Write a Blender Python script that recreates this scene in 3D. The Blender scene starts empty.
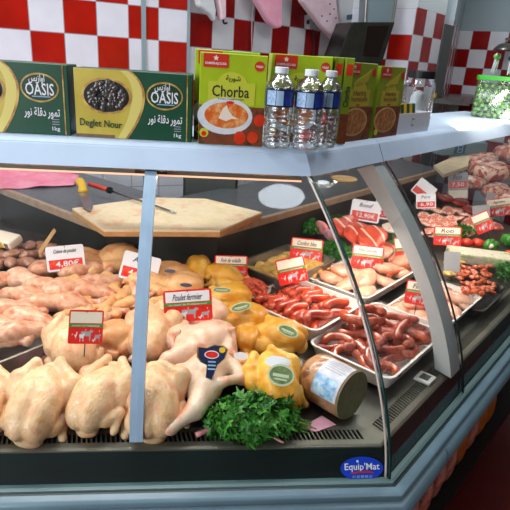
import bpy, bmesh, math, random
import numpy as np
from mathutils import Vector, Matrix, Euler, noise as mnoise
PI = math.pi
rnd = random.Random(11)
SC = bpy.context.scene
COL = SC.collection

# ------------------------------------------------------------------ camera
CAM = np.array([-0.42953, -0.84399, 0.83113])
ROT = (1.21192, -0.063627, -0.095294)
F = 519.6
A = 0.7676                      # bend of the counter, radians (44 degrees)
RM = np.array(Euler(ROT, 'XYZ').to_matrix())
cd = bpy.data.cameras.new('camera'); co = bpy.data.objects.new('camera', cd); COL.objects.link(co)
co.location = CAM; co.rotation_euler = ROT
cd.sensor_width = 36; cd.lens = F / 510 * 36; cd.clip_start = 0.02; cd.clip_end = 60
SC.camera = co

def ray(px, py):
    return RM @ np.array([(px - 255) / F, (255 - py) / F, -1.0])
def on_plane(px, py, n, c):
    n = np.array(n, float); d = ray(px, py)
    t = (c - n @ CAM) / (n @ d)
    return Vector(CAM + t * d)
CA, SA, TA = math.cos(A), math.sin(A), math.tan(A / 2)
LEN = 1.10                      # length of the middle front at the glass foot
def wing_n(p): return -p[0] * SA + p[1] * CA
def left_n(p): return (p[0] + LEN) * SA + p[1] * CA
def depth_in(p): return min(p[1], wing_n(p), left_n(p))
def zdeck(n): return 0.050 + 0.075 * max(n, 0)
def D(px, py, h=0.0):
    z = 0.08 + h
    for _ in range(12):
        p = on_plane(px, py, (0, 0, 1), z)
        z = 0.5 * z + 0.5 * (zdeck(depth_in(p)) + h)
    return on_plane(px, py, (0, 0, 1), z)
def on_z(px, py, z): return on_plane(px, py, (0, 0, 1), z)
def on_front(px, py, n): return on_plane(px, py, (0, 1, 0), n)
def on_wing(px, py, n): return on_plane(px, py, (-SA, CA, 0), n)
def dist_px(p):                 # metres per pixel at a point
    q = RM.T @ (np.array(p) - CAM)
    return -q[2] / F
def P_front(x, n, z): return Vector((x, n, z))
def P_corner(n, z): return Vector((-n * TA, n, z))
def P_wing(t, n, z): return P_corner(n, z) + Vector((CA, SA, 0)) * t
def P_cornerL(n, z): return Vector((-LEN + n * TA, n, z))
def P_left(t, n, z): return P_cornerL(n, z) + Vector((-CA, SA, 0)) * t
WING_T, LEFT_T = 1.95, 0.75
def project(p):
    q = RM.T @ (np.array(p, float) - CAM)
    return 255 + F * q[0] / -q[2], 255 - F * q[1] / -q[2]
def solve_px(fn, px, lo, hi):
    for _ in range(50):
        m = (lo + hi) / 2
        if project(fn(m))[0] < px: lo = m
        else: hi = m
    return (lo + hi) / 2

# ------------------------------------------------------------------ materials
MATS = {}
def nt_new(name):
    m = bpy.data.materials.new(name); m.use_nodes = True
    nt = m.node_tree; nt.nodes.clear()
    out = nt.nodes.new('ShaderNodeOutputMaterial')
    MATS[name] = m
    return m, nt, out
def lin(c):
    return tuple(((v / 12.92) if v <= 0.04045 else ((v + 0.055) / 1.055) ** 2.4) for v in (x / 255 for x in c)) + (1,)
def N(nt, t, **kw):
    n = nt.nodes.new(t)
    for k, v in kw.items():
        if k in n.inputs: n.inputs[k].default_value = v
        else: setattr(n, k, v)
    return n
def ramp(nt, fac, stops):
    r = nt.nodes.new('ShaderNodeValToRGB')
    el = r.color_ramp.elements
    while len(el) < len(stops): el.new(0.5)
    for e, (p, c) in zip(el, stops): e.position = p; e.color = c
    nt.links.new(fac, r.inputs['Fac'])
    return r
def mat(name, rgb, rough=0.5, metal=0.0, spec=0.5, var=0.0, vscale=20, bump=0.0, bscale=60, sss=0.0, coat=0.0, rgb2=None, rgb3=None, emit=None, detail=4, rand=0.0):
    """plain surface with optional procedural colour variation and bump"""
    m, nt, out = nt_new(name)
    b = N(nt, 'ShaderNodeBsdfPrincipled', Roughness=rough, Metallic=metal)
    b.inputs['Specular IOR Level'].default_value = spec
    nt.links.new(b.outputs[0], out.inputs[0])
    tc = N(nt, 'ShaderNodeTexCoord')
    if rgb2 is not None or var:
        nz = N(nt, 'ShaderNodeTexNoise', Scale=vscale, Detail=detail, Roughness=0.6)
        nt.links.new(tc.outputs['Object'], nz.inputs['Vector'])
        if rgb2 is None:
            rgb2 = tuple(min(255, v * (1 + var)) for v in rgb); rgb = tuple(v * (1 - var) for v in rgb)
        st = [(0.36, lin(rgb)), (0.62, lin(rgb2))]
        if rgb3 is not None: st = [(0.30, lin(rgb)), (0.5, lin(rgb2)), (0.68, lin(rgb3))]
        r = ramp(nt, nz.outputs['Fac'], st)
        if rand:
            oi = N(nt, 'ShaderNodeObjectInfo'); r2 = ramp(nt, oi.outputs['Random'], [(0.0, (1 - rand, 1 - rand * 1.6, 1 - rand * 1.9, 1)), (1.0, (1, 1, 1, 1))])
            mm = N(nt, 'ShaderNodeMix', data_type='RGBA', blend_type='MULTIPLY'); mm.inputs['Factor'].default_value = 1.0
            nt.links.new(r.outputs[0], mm.inputs['A']); nt.links.new(r2.outputs[0], mm.inputs['B']); nt.links.new(mm.outputs['Result'], b.inputs['Base Color'])
        else: nt.links.new(r.outputs[0], b.inputs['Base Color'])
    else:
        b.inputs['Base Color'].default_value = lin(rgb)
    if bump:
        nb = N(nt, 'ShaderNodeTexNoise', Scale=bscale, Detail=3)
        nt.links.new(tc.outputs['Object'], nb.inputs['Vector'])
        bp = N(nt, 'ShaderNodeBump', Strength=bump, Distance=0.004)
        nt.links.new(nb.outputs['Fac'], bp.inputs['Height'])
        nt.links.new(bp.outputs[0], b.inputs['Normal'])
    if sss:
        b.inputs['Subsurface Weight'].default_value = sss
        b.inputs['Subsurface Radius'].default_value = (0.012, 0.006, 0.004)
        b.inputs['Subsurface Scale'].default_value = 1.0
    if coat:
        b.inputs['Coat Weight'].default_value = coat; b.inputs['Coat Roughness'].default_value = 0.12
    if emit:
        b.inputs['Emission Color'].default_value = lin(rgb); b.inputs['Emission Strength'].default_value = emit
    return m
def clear_mat(name, tint=(1, 1, 1), base=0.03, edge=0.5, rough=0.02, bump=0.0, bscale=80, gloss=(1, 1, 1), stretch=None):
    m, nt, out = nt_new(name)
    tr = N(nt, 'ShaderNodeBsdfTransparent'); tr.inputs[0].default_value = tuple(tint) + (1,)
    gl = N(nt, 'ShaderNodeBsdfGlossy', Roughness=rough); gl.inputs[0].default_value = tuple(gloss) + (1,)
    lw = N(nt, 'ShaderNodeLayerWeight', Blend=0.25)
    mr = N(nt, 'ShaderNodeMapRange'); mr.inputs['To Min'].default_value = base; mr.inputs['To Max'].default_value = edge
    nt.links.new(lw.outputs['Fresnel'], mr.inputs['Value'])
    mx = N(nt, 'ShaderNodeMixShader')
    nt.links.new(mr.outputs[0], mx.inputs[0]); nt.links.new(tr.outputs[0], mx.inputs[1]); nt.links.new(gl.outputs[0], mx.inputs[2])
    nt.links.new(mx.outputs[0], out.inputs[0])
    if bump:
        tc = N(nt, 'ShaderNodeTexCoord')
        nb = N(nt, 'ShaderNodeTexNoise', Scale=bscale, Detail=3, Distortion=0.6)
        mp = N(nt, 'ShaderNodeMapping')
        if stretch: mp.inputs['Scale'].default_value = stretch
        nt.links.new(tc.outputs['Object'], mp.inputs['Vector'])
        nt.links.new(mp.outputs[0], nb.inputs['Vector'])
        bp = N(nt, 'ShaderNodeBump', Strength=bump, Distance=0.01)
        nt.links.new(nb.outputs['Fac'], bp.inputs['Height'])
        nt.links.new(bp.outputs[0], gl.inputs['Normal'])
        nt.links.new(bp.outputs[0], lw.inputs['Normal'])
    return m
def tile_mat(name, size, z0, ztop, red, white, upper, x0=0.0, phase=0, zlow=-9):
    """red and white checker tiling with grout lines, plain paint above"""
    m, nt, out = nt_new(name)
    b = N(nt, 'ShaderNodeBsdfPrincipled', Roughness=0.22)
    nt.links.new(b.outputs[0], out.inputs[0])
    tc = N(nt, 'ShaderNodeTexCoord')
    sp = N(nt, 'ShaderNodeSeparateXYZ'); nt.links.new(tc.outputs['Object'], sp.inputs[0])
    def math_(op, a, bb=None):
        n = N(nt, 'ShaderNodeMath', operation=op)
        for i, v in enumerate((a, bb)):
            if v is None: continue
            if isinstance(v, (int, float)): n.inputs[i].default_value = v
            else: nt.links.new(v, n.inputs[i])
        return n.outputs[0]
    u = math_('DIVIDE', math_('SUBTRACT', sp.outputs['X'], x0), size)
    w = math_('DIVIDE', math_('SUBTRACT', sp.outputs['Z'], z0), size)
    fu, fw = math_('FLOOR', u), math_('FLOOR', w)
    par = math_('FLOORED_MODULO', math_('ADD', math_('ADD', fu, fw), phase), 2.0)
    par = math_('MAXIMUM', par, math_('LESS_THAN', sp.outputs['Z'], zlow))
    tone = N(nt, 'ShaderNodeTexNoise', Scale=7.0, Detail=2)
    nt.links.new(tc.outputs['Object'], tone.inputs['Vector'])
    rr = ramp(nt, tone.outputs['Fac'], [(0.3, lin(red)), (0.7, lin(tuple(min(255, v * 1.18) for v in red)))])
    rw = ramp(nt, tone.outputs['Fac'], [(0.3, lin(tuple(v * 0.95 for v in white))), (0.7, lin(white))])
    mx = N(nt, 'ShaderNodeMix', data_type='RGBA')
    nt.links.new(par, mx.inputs['Factor']); nt.links.new(rr.outputs[0], mx.inputs['A']); nt.links.new(rw.outputs[0], mx.inputs['B'])
    du = math_('ABSOLUTE', math_('SUBTRACT', math_('FRACT', u), 0.5)); dw = math_('ABSOLUTE', math_('SUBTRACT', math_('FRACT', w), 0.5))
    gr = math_('GREATER_THAN', math_('MAXIMUM', du, dw), 0.488)
    m2 = N(nt, 'ShaderNodeMix', data_type='RGBA')
    nt.links.new(gr, m2.inputs['Factor']); nt.links.new(mx.outputs['Result'], m2.inputs['A']); m2.inputs['B'].default_value = lin((150, 150, 158))
    up = math_('GREATER_THAN', sp.outputs['Z'], ztop)
    m3 = N(nt, 'ShaderNodeMix', data_type='RGBA')
    nt.links.new(up, m3.inputs['Factor']); nt.links.new(m2.outputs['Result'], m3.inputs['A']); m3.inputs['B'].default_value = lin(upper)
    nt.links.new(m3.outputs['Result'], b.inputs['Base Color'])
    return m

def meat_mat(name, red, dark, fat, fscale=14, thr=(0.52, 0.60), rough=0.3, distort=1.2, sss=0.05, wave=None):
    m, nt, out = nt_new(name)
    b = N(nt, 'ShaderNodeBsdfPrincipled', Roughness=rough); nt.links.new(b.outputs[0], out.inputs[0])
    b.inputs['Subsurface Weight'].default_value = sss
    b.inputs['Subsurface Radius'].default_value = (0.012, 0.005, 0.004); b.inputs['Subsurface Scale'].default_value = 1.0
    tc = N(nt, 'ShaderNodeTexCoord')
    n1 = N(nt, 'ShaderNodeTexNoise', Scale=40.0, Detail=4); nt.links.new(tc.outputs['Object'], n1.inputs['Vector'])
    r1 = ramp(nt, n1.outputs['Fac'], [(0.35, lin(dark)), (0.65, lin(red))])
    n2 = N(nt, 'ShaderNodeTexNoise', Scale=fscale, Detail=3, Distortion=distort); nt.links.new(tc.outputs['Object'], n2.inputs['Vector'])
    if wave:
        n2 = N(nt, 'ShaderNodeTexWave', Scale=wave, Distortion=7.0, Detail=2.0); n2.inputs['Detail Scale'].default_value = .6; nt.links.new(tc.outputs['Object'], n2.inputs['Vector'])
    r2 = ramp(nt, n2.outputs['Fac'], [(thr[0], (0, 0, 0, 1)), (thr[1], (1, 1, 1, 1))])
    mx = N(nt, 'ShaderNodeMix', data_type='RGBA')
    nt.links.new(r2.outputs[0], mx.inputs['Factor']); nt.links.new(r1.outputs[0], mx.inputs['A']); mx.inputs['B'].default_value = lin(fat)
    nt.links.new(mx.outputs['Result'], b.inputs['Base Color'])
    bp = N(nt, 'ShaderNodeBump', Strength=0.35, Distance=0.003); nt.links.new(n1.outputs['Fac'], bp.inputs['Height']); nt.links.new(bp.outputs[0], b.inputs['Normal'])
    return m

M_fascia = mat('painted_fascia', (178, 196, 216), rough=0.55, spec=0.2, var=0.02, vscale=5)
M_post = mat('painted_post', (160, 182, 208), rough=0.4, var=0.02)
M_bumper = mat('bumper_blue_grey', (100, 126, 138), rough=0.32, var=0.04, vscale=8)
M_bumper_dark = mat('bumper_dark', (38, 58, 60), rough=0.35)
M_black = mat('black_panel', (14, 26, 26), rough=0.6, spec=0.2, var=0.1, vscale=6)
M_seal = mat('black_seal', (10, 14, 14), rough=0.5)
M_steel = mat('brushed_steel', (150, 148, 142), rough=0.34, metal=0.85, var=0.06, vscale=9)
M_steel_dark = mat('dark_steel', (66, 68, 64), rough=0.4, metal=0.6, var=0.12, vscale=5)
M_grille = mat('grille_metal', (104, 100, 88), rough=0.4, metal=0.5, var=0.05)
M_granite = mat('granite_top', (62, 66, 68), rough=0.3, rgb2=(92, 96, 98), vscale=90)
M_granite_edge = mat('worktop_edge', (176, 148, 120), rough=0.35, var=0.06, vscale=30)
M_board = mat('cutting_board', (232, 206, 160), rough=0.5, rgb2=(242, 222, 184), rgb3=(236, 186, 140), vscale=14)
M_glass = clear_mat('counter_glass', tint=(0.965, 0.985, 0.98), base=0.006, edge=0.17, rough=0.01)
M_glass_edge = mat('glass_edge', (18, 52, 48), rough=0.15)
M_film = clear_mat('cling_film', base=0.003, edge=0.165, rough=0.045, bump=0.5, bscale=70, stretch=(1, 4, 1))
M_clear = clear_mat('clear_plastic', tint=(0.96, 0.98, 0.98), base=0.05, edge=0.75, rough=0.05, bump=0.08)
M_skin = mat('chicken_skin', (230, 168, 110), rough=0.36, rgb2=(242, 204, 158), rgb3=(238, 172, 132), vscale=26, bump=0.5, bscale=170, sss=0.05, coat=0.2, rand=0.12)
M_skin_pale = mat('pale_skin', (232, 180, 146), rough=0.34, rgb2=(238, 206, 182), rgb3=(226, 150, 122), vscale=20, bump=0.3, bscale=180, sss=0.06, coat=0.2, rand=0.14)
M_skin_pink = mat('pink_skin', (226, 132, 96), rough=0.34, rgb2=(244, 202, 170), rgb3=(206, 96, 66), vscale=24, bump=0.3, bscale=120, sss=0.06, coat=0.25, rand=0.26)
M_skin_yellow = mat('corn_fed_skin', (222, 140, 26), rough=0.34, rgb2=(236, 176, 54), rgb3=(242, 208, 122), vscale=18, bump=0.35, bscale=220, sss=0.1, coat=0.2, rand=0.14)
M_skin_orange = mat('orange_skin', (230, 158, 88), rough=0.34, rgb2=(242, 194, 136), rgb3=(222, 134, 76), vscale=20, bump=0.3, bscale=200, sss=0.1, coat=0.2, rand=0.2)
M_breast = mat('breast_flesh', (226, 142, 112), rough=0.3, rgb2=(238, 176, 146), rgb3=(242, 200, 176), vscale=24, bump=0.2, bscale=60, sss=0.06, coat=0.35, rand=0.14)
M_sausage = mat('sausage', (128, 36, 14), rough=0.2, rgb2=(172, 66, 30), rgb3=(200, 110, 72), vscale=60, bump=0.2, bscale=90, coat=0.4, rand=0.3)
M_merguez = mat('merguez', (150, 32, 10), rough=0.22, rgb2=(190, 58, 22), rgb3=(206, 92, 50), vscale=60, bump=0.2, bscale=90, coat=0.4, rand=0.25)
M_beef = meat_mat('beef', (234, 96, 66), (206, 60, 42), (248, 206, 180), thr=(0.90, 0.97), wave=4.5)
M_pork = meat_mat('pork', (222, 128, 104), (196, 92, 74), (246, 214, 196), fscale=30, thr=(0.47, 0.57))
M_lamb = meat_mat('lamb', (198, 84, 62), (168, 56, 42), (244, 204, 180), fscale=22, thr=(0.46, 0.55))
M_liver = mat('liver', (140, 38, 24), rough=0.2, rgb2=(176, 58, 36), vscale=20, coat=0.5, bump=0.2)
M_mince = mat('mince', (186, 56, 30), rough=0.35, rgb2=(216, 96, 62), vscale=90, coat=0.2)
M_marin = mat('yellow_marinade', (186, 134, 44), rough=0.3, rgb2=(212, 172, 90), rgb3=(176, 116, 40), vscale=40, bump=0.3, coat=0.4)
M_orange = mat('orange_marinade', (176, 62, 26), rough=0.28, rgb2=(212, 104, 52), rgb3=(146, 42, 18), vscale=50, bump=0.3, coat=0.4, rand=0.3)
M_parsley = mat('parsley', (30, 84, 20), rough=0.5, rgb2=(58, 128, 36), rgb3=(96, 156, 58), vscale=30)
M_parsley_curly = mat('curly_parsley', (26, 84, 24), rough=0.5, rgb2=(50, 124, 38), rgb3=(84, 150, 56), vscale=40)
M_stem = mat('stem', (120, 160, 70), rough=0.5)
M_tray_white = mat('white_tray', (226, 220, 214), rough=0.35)
M_tray_black = mat('black_tray', (20, 22, 22), rough=0.35)
M_white = mat('white_card', (236, 234, 240), rough=0.5)
M_cream = mat('cream_card', (240, 226, 206), rough=0.5)
M_red = mat('sign_red', (226, 30, 14), rough=0.4)
M_green = mat('sign_green', (40, 150, 50), rough=0.45)
M_grey = mat('sign_grey', (160, 160, 164), rough=0.5)
M_ink = mat('ink', (30, 28, 34), rough=0.6)
M_pick = mat('pick_black', (24, 24, 24), rough=0.4)
M_dkgreen = mat('date_box_green', (12, 74, 48), rough=0.4, var=0.08, vscale=8)
M_yellow = mat('date_box_yellow', (196, 172, 58), rough=0.4, rgb2=(214, 194, 84), vscale=8)
M_yellow_pale = mat('date_box_pale_yellow', (226, 210, 116), rough=0.4)
M_gold = mat('gold_line', (150, 92, 40), rough=0.3, rgb2=(222, 186, 104), vscale=30)
M_brown_edge = mat('box_brown', (122, 92, 62), rough=0.5, var=0.1, vscale=40)
M_date = mat('dates', (30, 26, 26), rough=0.25, rgb2=(84, 76, 72), vscale=60, coat=0.5)
M_lime = mat('soup_box_lime', (166, 190, 30), rough=0.38, var=0.05, vscale=6)
M_lime_dk = mat('soup_box_olive', (136, 158, 36), rough=0.38, var=0.06, vscale=6)
M_lime_lt = mat('soup_box_panel', (198, 204, 58), rough=0.4)
M_olive_lt = mat('olive_panel', (190, 178, 60), rough=0.4)
M_logo_red = mat('logo_red', (206, 52, 26), rough=0.4)
M_soup = mat('soup', (204, 78, 22), rough=0.35, rgb2=(224, 116, 44), rgb3=(240, 190, 130), vscale=45)
M_harira = mat('harira_soup', (140, 78, 36), rough=0.35, rgb2=(172, 110, 58), rgb3=(206, 160, 104), vscale=60)
M_bowl = mat('bowl', (206, 214, 222), rough=0.4, rgb2=(226, 230, 232), vscale=30)
M_food_dark = mat('printed_food', (94, 52, 30), rough=0.45, rgb2=(132, 66, 36), rgb3=(60, 44, 28), vscale=35)
M_tomato = mat('tomato', (206, 40, 20), rough=0.3, rgb2=(224, 74, 36), vscale=20, coat=0.3)
M_blue_label = mat('bottle_label_blue', (22, 40, 120), rough=0.35, rgb2=(34, 62, 150), vscale=30)
M_label_pr = mat('bottle_label_print', (120, 156, 204), rough=0.4, rgb2=(170, 196, 224), vscale=160)
M_label_lt = mat('bottle_label_light', (150, 184, 214), rough=0.4)
M_navy = mat('label_navy', (18, 30, 74), rough=0.35)
M_cap = mat('white_cap', (224, 230, 236), rough=0.4)
M_blacklid = mat('black_lid', (20, 20, 22), rough=0.35, bump=0.1)
M_bag = mat('white_bag', (214, 220, 224), rough=0.5, bump=0.5, bscale=40)
M_candy = mat('green_candy', (88, 150, 60), rough=0.2, rgb2=(136, 184, 104), vscale=40, coat=0.5)
M_candy_dk = mat('dark_candy', (38, 48, 52), rough=0.25, coat=0.4)
M_greenlid = mat('green_lid', (52, 182, 34), rough=0.4)
M_pinkbag = mat('pink_bag', (226, 150, 176), rough=0.4, rgb2=(236, 176, 196), vscale=9, bump=0.3, bscale=14)
M_palebag = mat('pale_pink_bag', (218, 186, 198), rough=0.4, rgb2=(232, 208, 216), vscale=9, bump=0.3, bscale=14)
M_pinkcloth = mat('pink_cloth', (236, 120, 148), rough=0.7, rgb2=(246, 160, 180), vscale=12, bump=0.4, bscale=30)
M_pinkpaper = mat('pink_paper', (226, 150, 180), rough=0.5, rgb2=(236, 176, 196), vscale=30)
M_knife_y = mat('knife_yellow', (232, 182, 30), rough=0.4)
M_knife_r = mat('knife_red', (220, 54, 26), rough=0.4)
M_blade = mat('blade', (150, 150, 150), rough=0.25, metal=0.9)
M_reflection_white = mat('reflection_white', (226, 236, 244), rough=0.25)
M_wood = mat('wood', (196, 150, 96), rough=0.5, rgb2=(214, 172, 116), vscale=20)
M_hood = mat('hood_black', (40, 40, 36), rough=0.2, var=0.1)
M_wallpaint = mat('paint_grey', (176, 190, 192), rough=0.7, var=0.02)
M_shopwall = mat('paint_dark', (58, 56, 56), rough=0.8, var=0.05)
M_floor = mat('floor_red', (88, 16, 12), rough=0.5, rgb2=(100, 22, 16), vscale=4)
M_ceil = mat('ceiling_white', (222, 222, 220), rough=0.8)
M_sticker = mat('sticker_blue', (24, 66, 196), rough=0.35)
M_stickred = mat('sticker_red', (200, 50, 20), rough=0.4)
M_pack = mat('printed_pack', (176, 70, 56), rough=0.3, rgb2=(220, 150, 130), rgb3=(140, 40, 34), vscale=18, bump=0.3, bscale=30)
M_pack2 = mat('printed_pack_orange', (170, 92, 30), rough=0.35, rgb2=(200, 130, 50), vscale=14)
M_roll = mat('roll_meat', (150, 96, 60), rough=0.3, rgb2=(196, 146, 104), rgb3=(120, 70, 44), vscale=34, coat=0.6)
M_rollend = mat('roll_end', (120, 116, 84), rough=0.45, rgb2=(134, 130, 98), vscale=60)
M_bluelab = mat('blue_print', (96, 150, 196), rough=0.4, rgb2=(190, 214, 232), vscale=60)
M_lamp = mat('warm_tube', (255, 196, 160), emit=.9)
M_cow = mat('animal_white', (222, 216, 216), rough=0.5)
M_pepper = mat('pepper', (40, 110, 30), rough=0.25, rgb2=(78, 150, 48), vscale=14, coat=0.4)
M_fat = mat('fat', (238, 214, 196), rough=0.4, rgb2=(244, 226, 214), vscale=24, bump=0.3)
M_tealdisp = mat('display_teal', (40, 84, 104), rough=0.3)
M_rind = mat('pale_terrine', (206, 188, 164), rough=0.3, rgb2=(218, 204, 184), rgb3=(140, 168, 88), vscale=20)
M_smear = mat('price_print', (234, 86, 60), rough=0.5, rgb2=(226, 30, 14), vscale=50)

# ------------------------------------------------------------------ helpers
def link(o):
    COL.objects.link(o); return o
def tag(o, label=None, cat=None, group=None, kind=None):
    if label: o['label'] = label
    if cat: o['category'] = cat
    if group: o['group'] = group
    if kind: o['kind'] = kind
    return o
def thing(name, label, cat, loc=(0, 0, 0), rot=(0, 0, 0), group=None):
    o = link(bpy.data.objects.new(name, None)); o.empty_display_size = 0.03
    o.location = loc; o.rotation_euler = rot
    return tag(o, label, cat, group)
def mobj(name, me, m=None, parent=None, smooth=None):
    if m is not None:
        me.materials.clear(); me.materials.append(m)
    if smooth is not None:
        me.polygons.foreach_set('use_smooth', [smooth] * len(me.polygons))
    o = link(bpy.data.objects.new(name, me))
    if parent is not None: o.parent = parent
    return o
class MB:
    def __init__(s): s.v = []; s.f = []
    def add(s, vs, fs):
        b = len(s.v); s.v += [tuple(x) for x in vs]; s.f += [tuple(i + b for i in q) for q in fs]; return s
    def box(s, lo, hi, T=None):
        x0, y0, z0 = lo; x1, y1, z1 = hi
        vs = [Vector(q) for q in ((x0,y0,z0),(x1,y0,z0),(x1,y1,z0),(x0,y1,z0),(x0,y0,z1),(x1,y0,z1),(x1,y1,z1),(x0,y1,z1))]
        if T is not None: vs = [T @ q for q in vs]
        return s.add(vs, [(0,3,2,1),(4,5,6,7),(0,1,5,4),(1,2,6,5),(2,3,7,6),(3,0,4,7)])
    def prism(s, pts, off):
        """closed polygon (3-D points) extruded by off"""
        n = len(pts); pts = [Vector(p) for p in pts]; off = Vector(off)
        vs = pts + [p + off for p in pts]
        return s.add(vs, [tuple(range(n - 1, -1, -1)), tuple(range(n, 2 * n))] + [(i, (i + 1) % n, n + (i + 1) % n, n + i) for i in range(n)])
    def lathe(s, prof, n=24, T=None, cap=True):
        vs = []
        for r, z in prof:
            for k in range(n):
                a = 2 * PI * k / n; vs.append(Vector((r * math.cos(a), r * math.sin(a), z)))
        fs = [(i * n + k, i * n + (k + 1) % n, (i + 1) * n + (k + 1) % n, (i + 1) * n + k) for i in range(len(prof) - 1) for k in range(n)]
        if cap:
            fs.append(tuple(range(n - 1, -1, -1))); fs.append(tuple((len(prof) - 1) * n + k for k in range(n)))
        if T is not None: vs = [T @ v for v in vs]
        return s.add(vs, fs)
    def tube(s, pts, rad, n=8):
        pts = [Vector(p) for p in pts]; m = len(pts)
        up = Vector((0.13, 0.21, 0.97)).normalized(); vs = []
        for i, p in enumerate(pts):
            t = (pts[min(i + 1, m - 1)] - pts[max(i - 1, 0)]).normalized()
            a = t.cross(up)
            if a.length < 1e-3: a = t.cross(Vector((1, 0, 0)))
            a.normalize(); b = a.cross(t); r = rad(i / (m - 1)) if callable(rad) else rad
            for k in range(n):
                q = 2 * PI * k / n; vs.append(p + a * (r * math.cos(q)) + b * (r * math.sin(q)))
        fs = [(i * n + k, i * n + (k + 1) % n, (i + 1) * n + (k + 1) % n, (i + 1) * n + k) for i in range(m - 1) for k in range(n)]
        fs.append(tuple(range(n - 1, -1, -1))); fs.append(tuple((m - 1) * n + k for k in range(n)))
        return s.add(vs, fs)
    def mesh(s, name='m'):
        me = bpy.data.meshes.new(name); me.from_pydata(s.v, [], s.f); me.update()
        bm = bmesh.new(); bm.from_mesh(me); bmesh.ops.recalc_face_normals(bm, faces=bm.faces); bm.to_mesh(me); bm.free()
        return me
    def build(s, name, m, parent=None, smooth=False, bevel=0.0, seg=2, angle=None):
        me = s.mesh(name)
        if bevel:
            bm = bmesh.new(); bm.from_mesh(me)
            es = [e for e in bm.edges if len(e.link_faces) == 2 and e.calc_face_angle(0) > 0.5]
            bmesh.ops.bevel(bm, geom=es, offset=bevel, segments=seg, affect='EDGES', profile=0.6)
            bm.to_mesh(me); bm.free()
        o = mobj(name, me, m, parent, smooth)
        return o
def auto(me, ang=0.6):
    me.polygons.foreach_set('use_smooth', [True] * len(me.polygons))
    bm = bmesh.new(); bm.from_mesh(me)
    for e in bm.edges:
        if len(e.link_faces) == 2 and e.calc_face_angle(0) > ang: e.smooth = False
    bm.to_mesh(me); bm.free(); return me
def catmull(pts, k=6):
    pts = [Vector(p) for p in pts]; out = []
    for i in range(len(pts) - 1):
        p0, p1, p2, p3 = pts[max(i - 1, 0)], pts[i], pts[i + 1], pts[min(i + 2, len(pts) - 1)]
        for j in range(k):
            t = j / k
            out.append(0.5 * ((2 * p1) + (p2 - p0) * t + (2 * p0 - 5 * p1 + 4 * p2 - p3) * t * t + (3 * p1 - p0 - 3 * p2 + p3) * t ** 3))
    out.append(pts[-1]); return out

# counter-profile sweeps ------------------------------------------------------
def sweep(name, prof, m, parent=None, left=True, right=True, closed=False, smooth=False, x0=None, t1=None, ang=0.5):
    """profile [(n, z)] carried along left wing, front and right wing with mitred corners"""
    rows = []
    if left: rows.append([P_left(LEFT_T, n, z) for n, z in prof])
    rows.append([P_cornerL(n, z) for n, z in prof]); rows.append([P_corner(n, z) for n, z in prof])
    if right: rows.append([P_wing(t1 or WING_T, n, z) for n, z in prof])
    mb = MB(); k = len(prof); vs = [p for r in rows for p in r]; fs = []
    for i in range(len(rows) - 1):
        for j in range(k if closed else k - 1):
            j2 = (j + 1) % k
            fs.append((i * k + j, i * k + j2, (i + 1) * k + j2, (i + 1) * k + j))
    if closed:
        fs.append(tuple(range(k))); fs.append(tuple((len(rows) - 1) * k + j for j in range(k - 1, -1, -1)))
    mb.add(vs, fs); me = mb.mesh(name)
    if smooth: auto(me, ang)
    return mobj(name, me, m, parent)
def sheet(prof, th):
    """thin closed profile from an open one, thickness th on the inner side"""
    out = []
    for i, (n, z) in enumerate(prof):
        a = prof[max(i - 1, 0)]; b = prof[min(i + 1, len(prof) - 1)]
        dn, dz = b[0] - a[0], b[1] - a[1]; l = math.hypot(dn, dz) or 1
        out.append((n + abs(dz) / l * th, z - dn / l * th * (1 if dz > 0 else -1)))
    return list(prof) + out[::-1]

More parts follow.
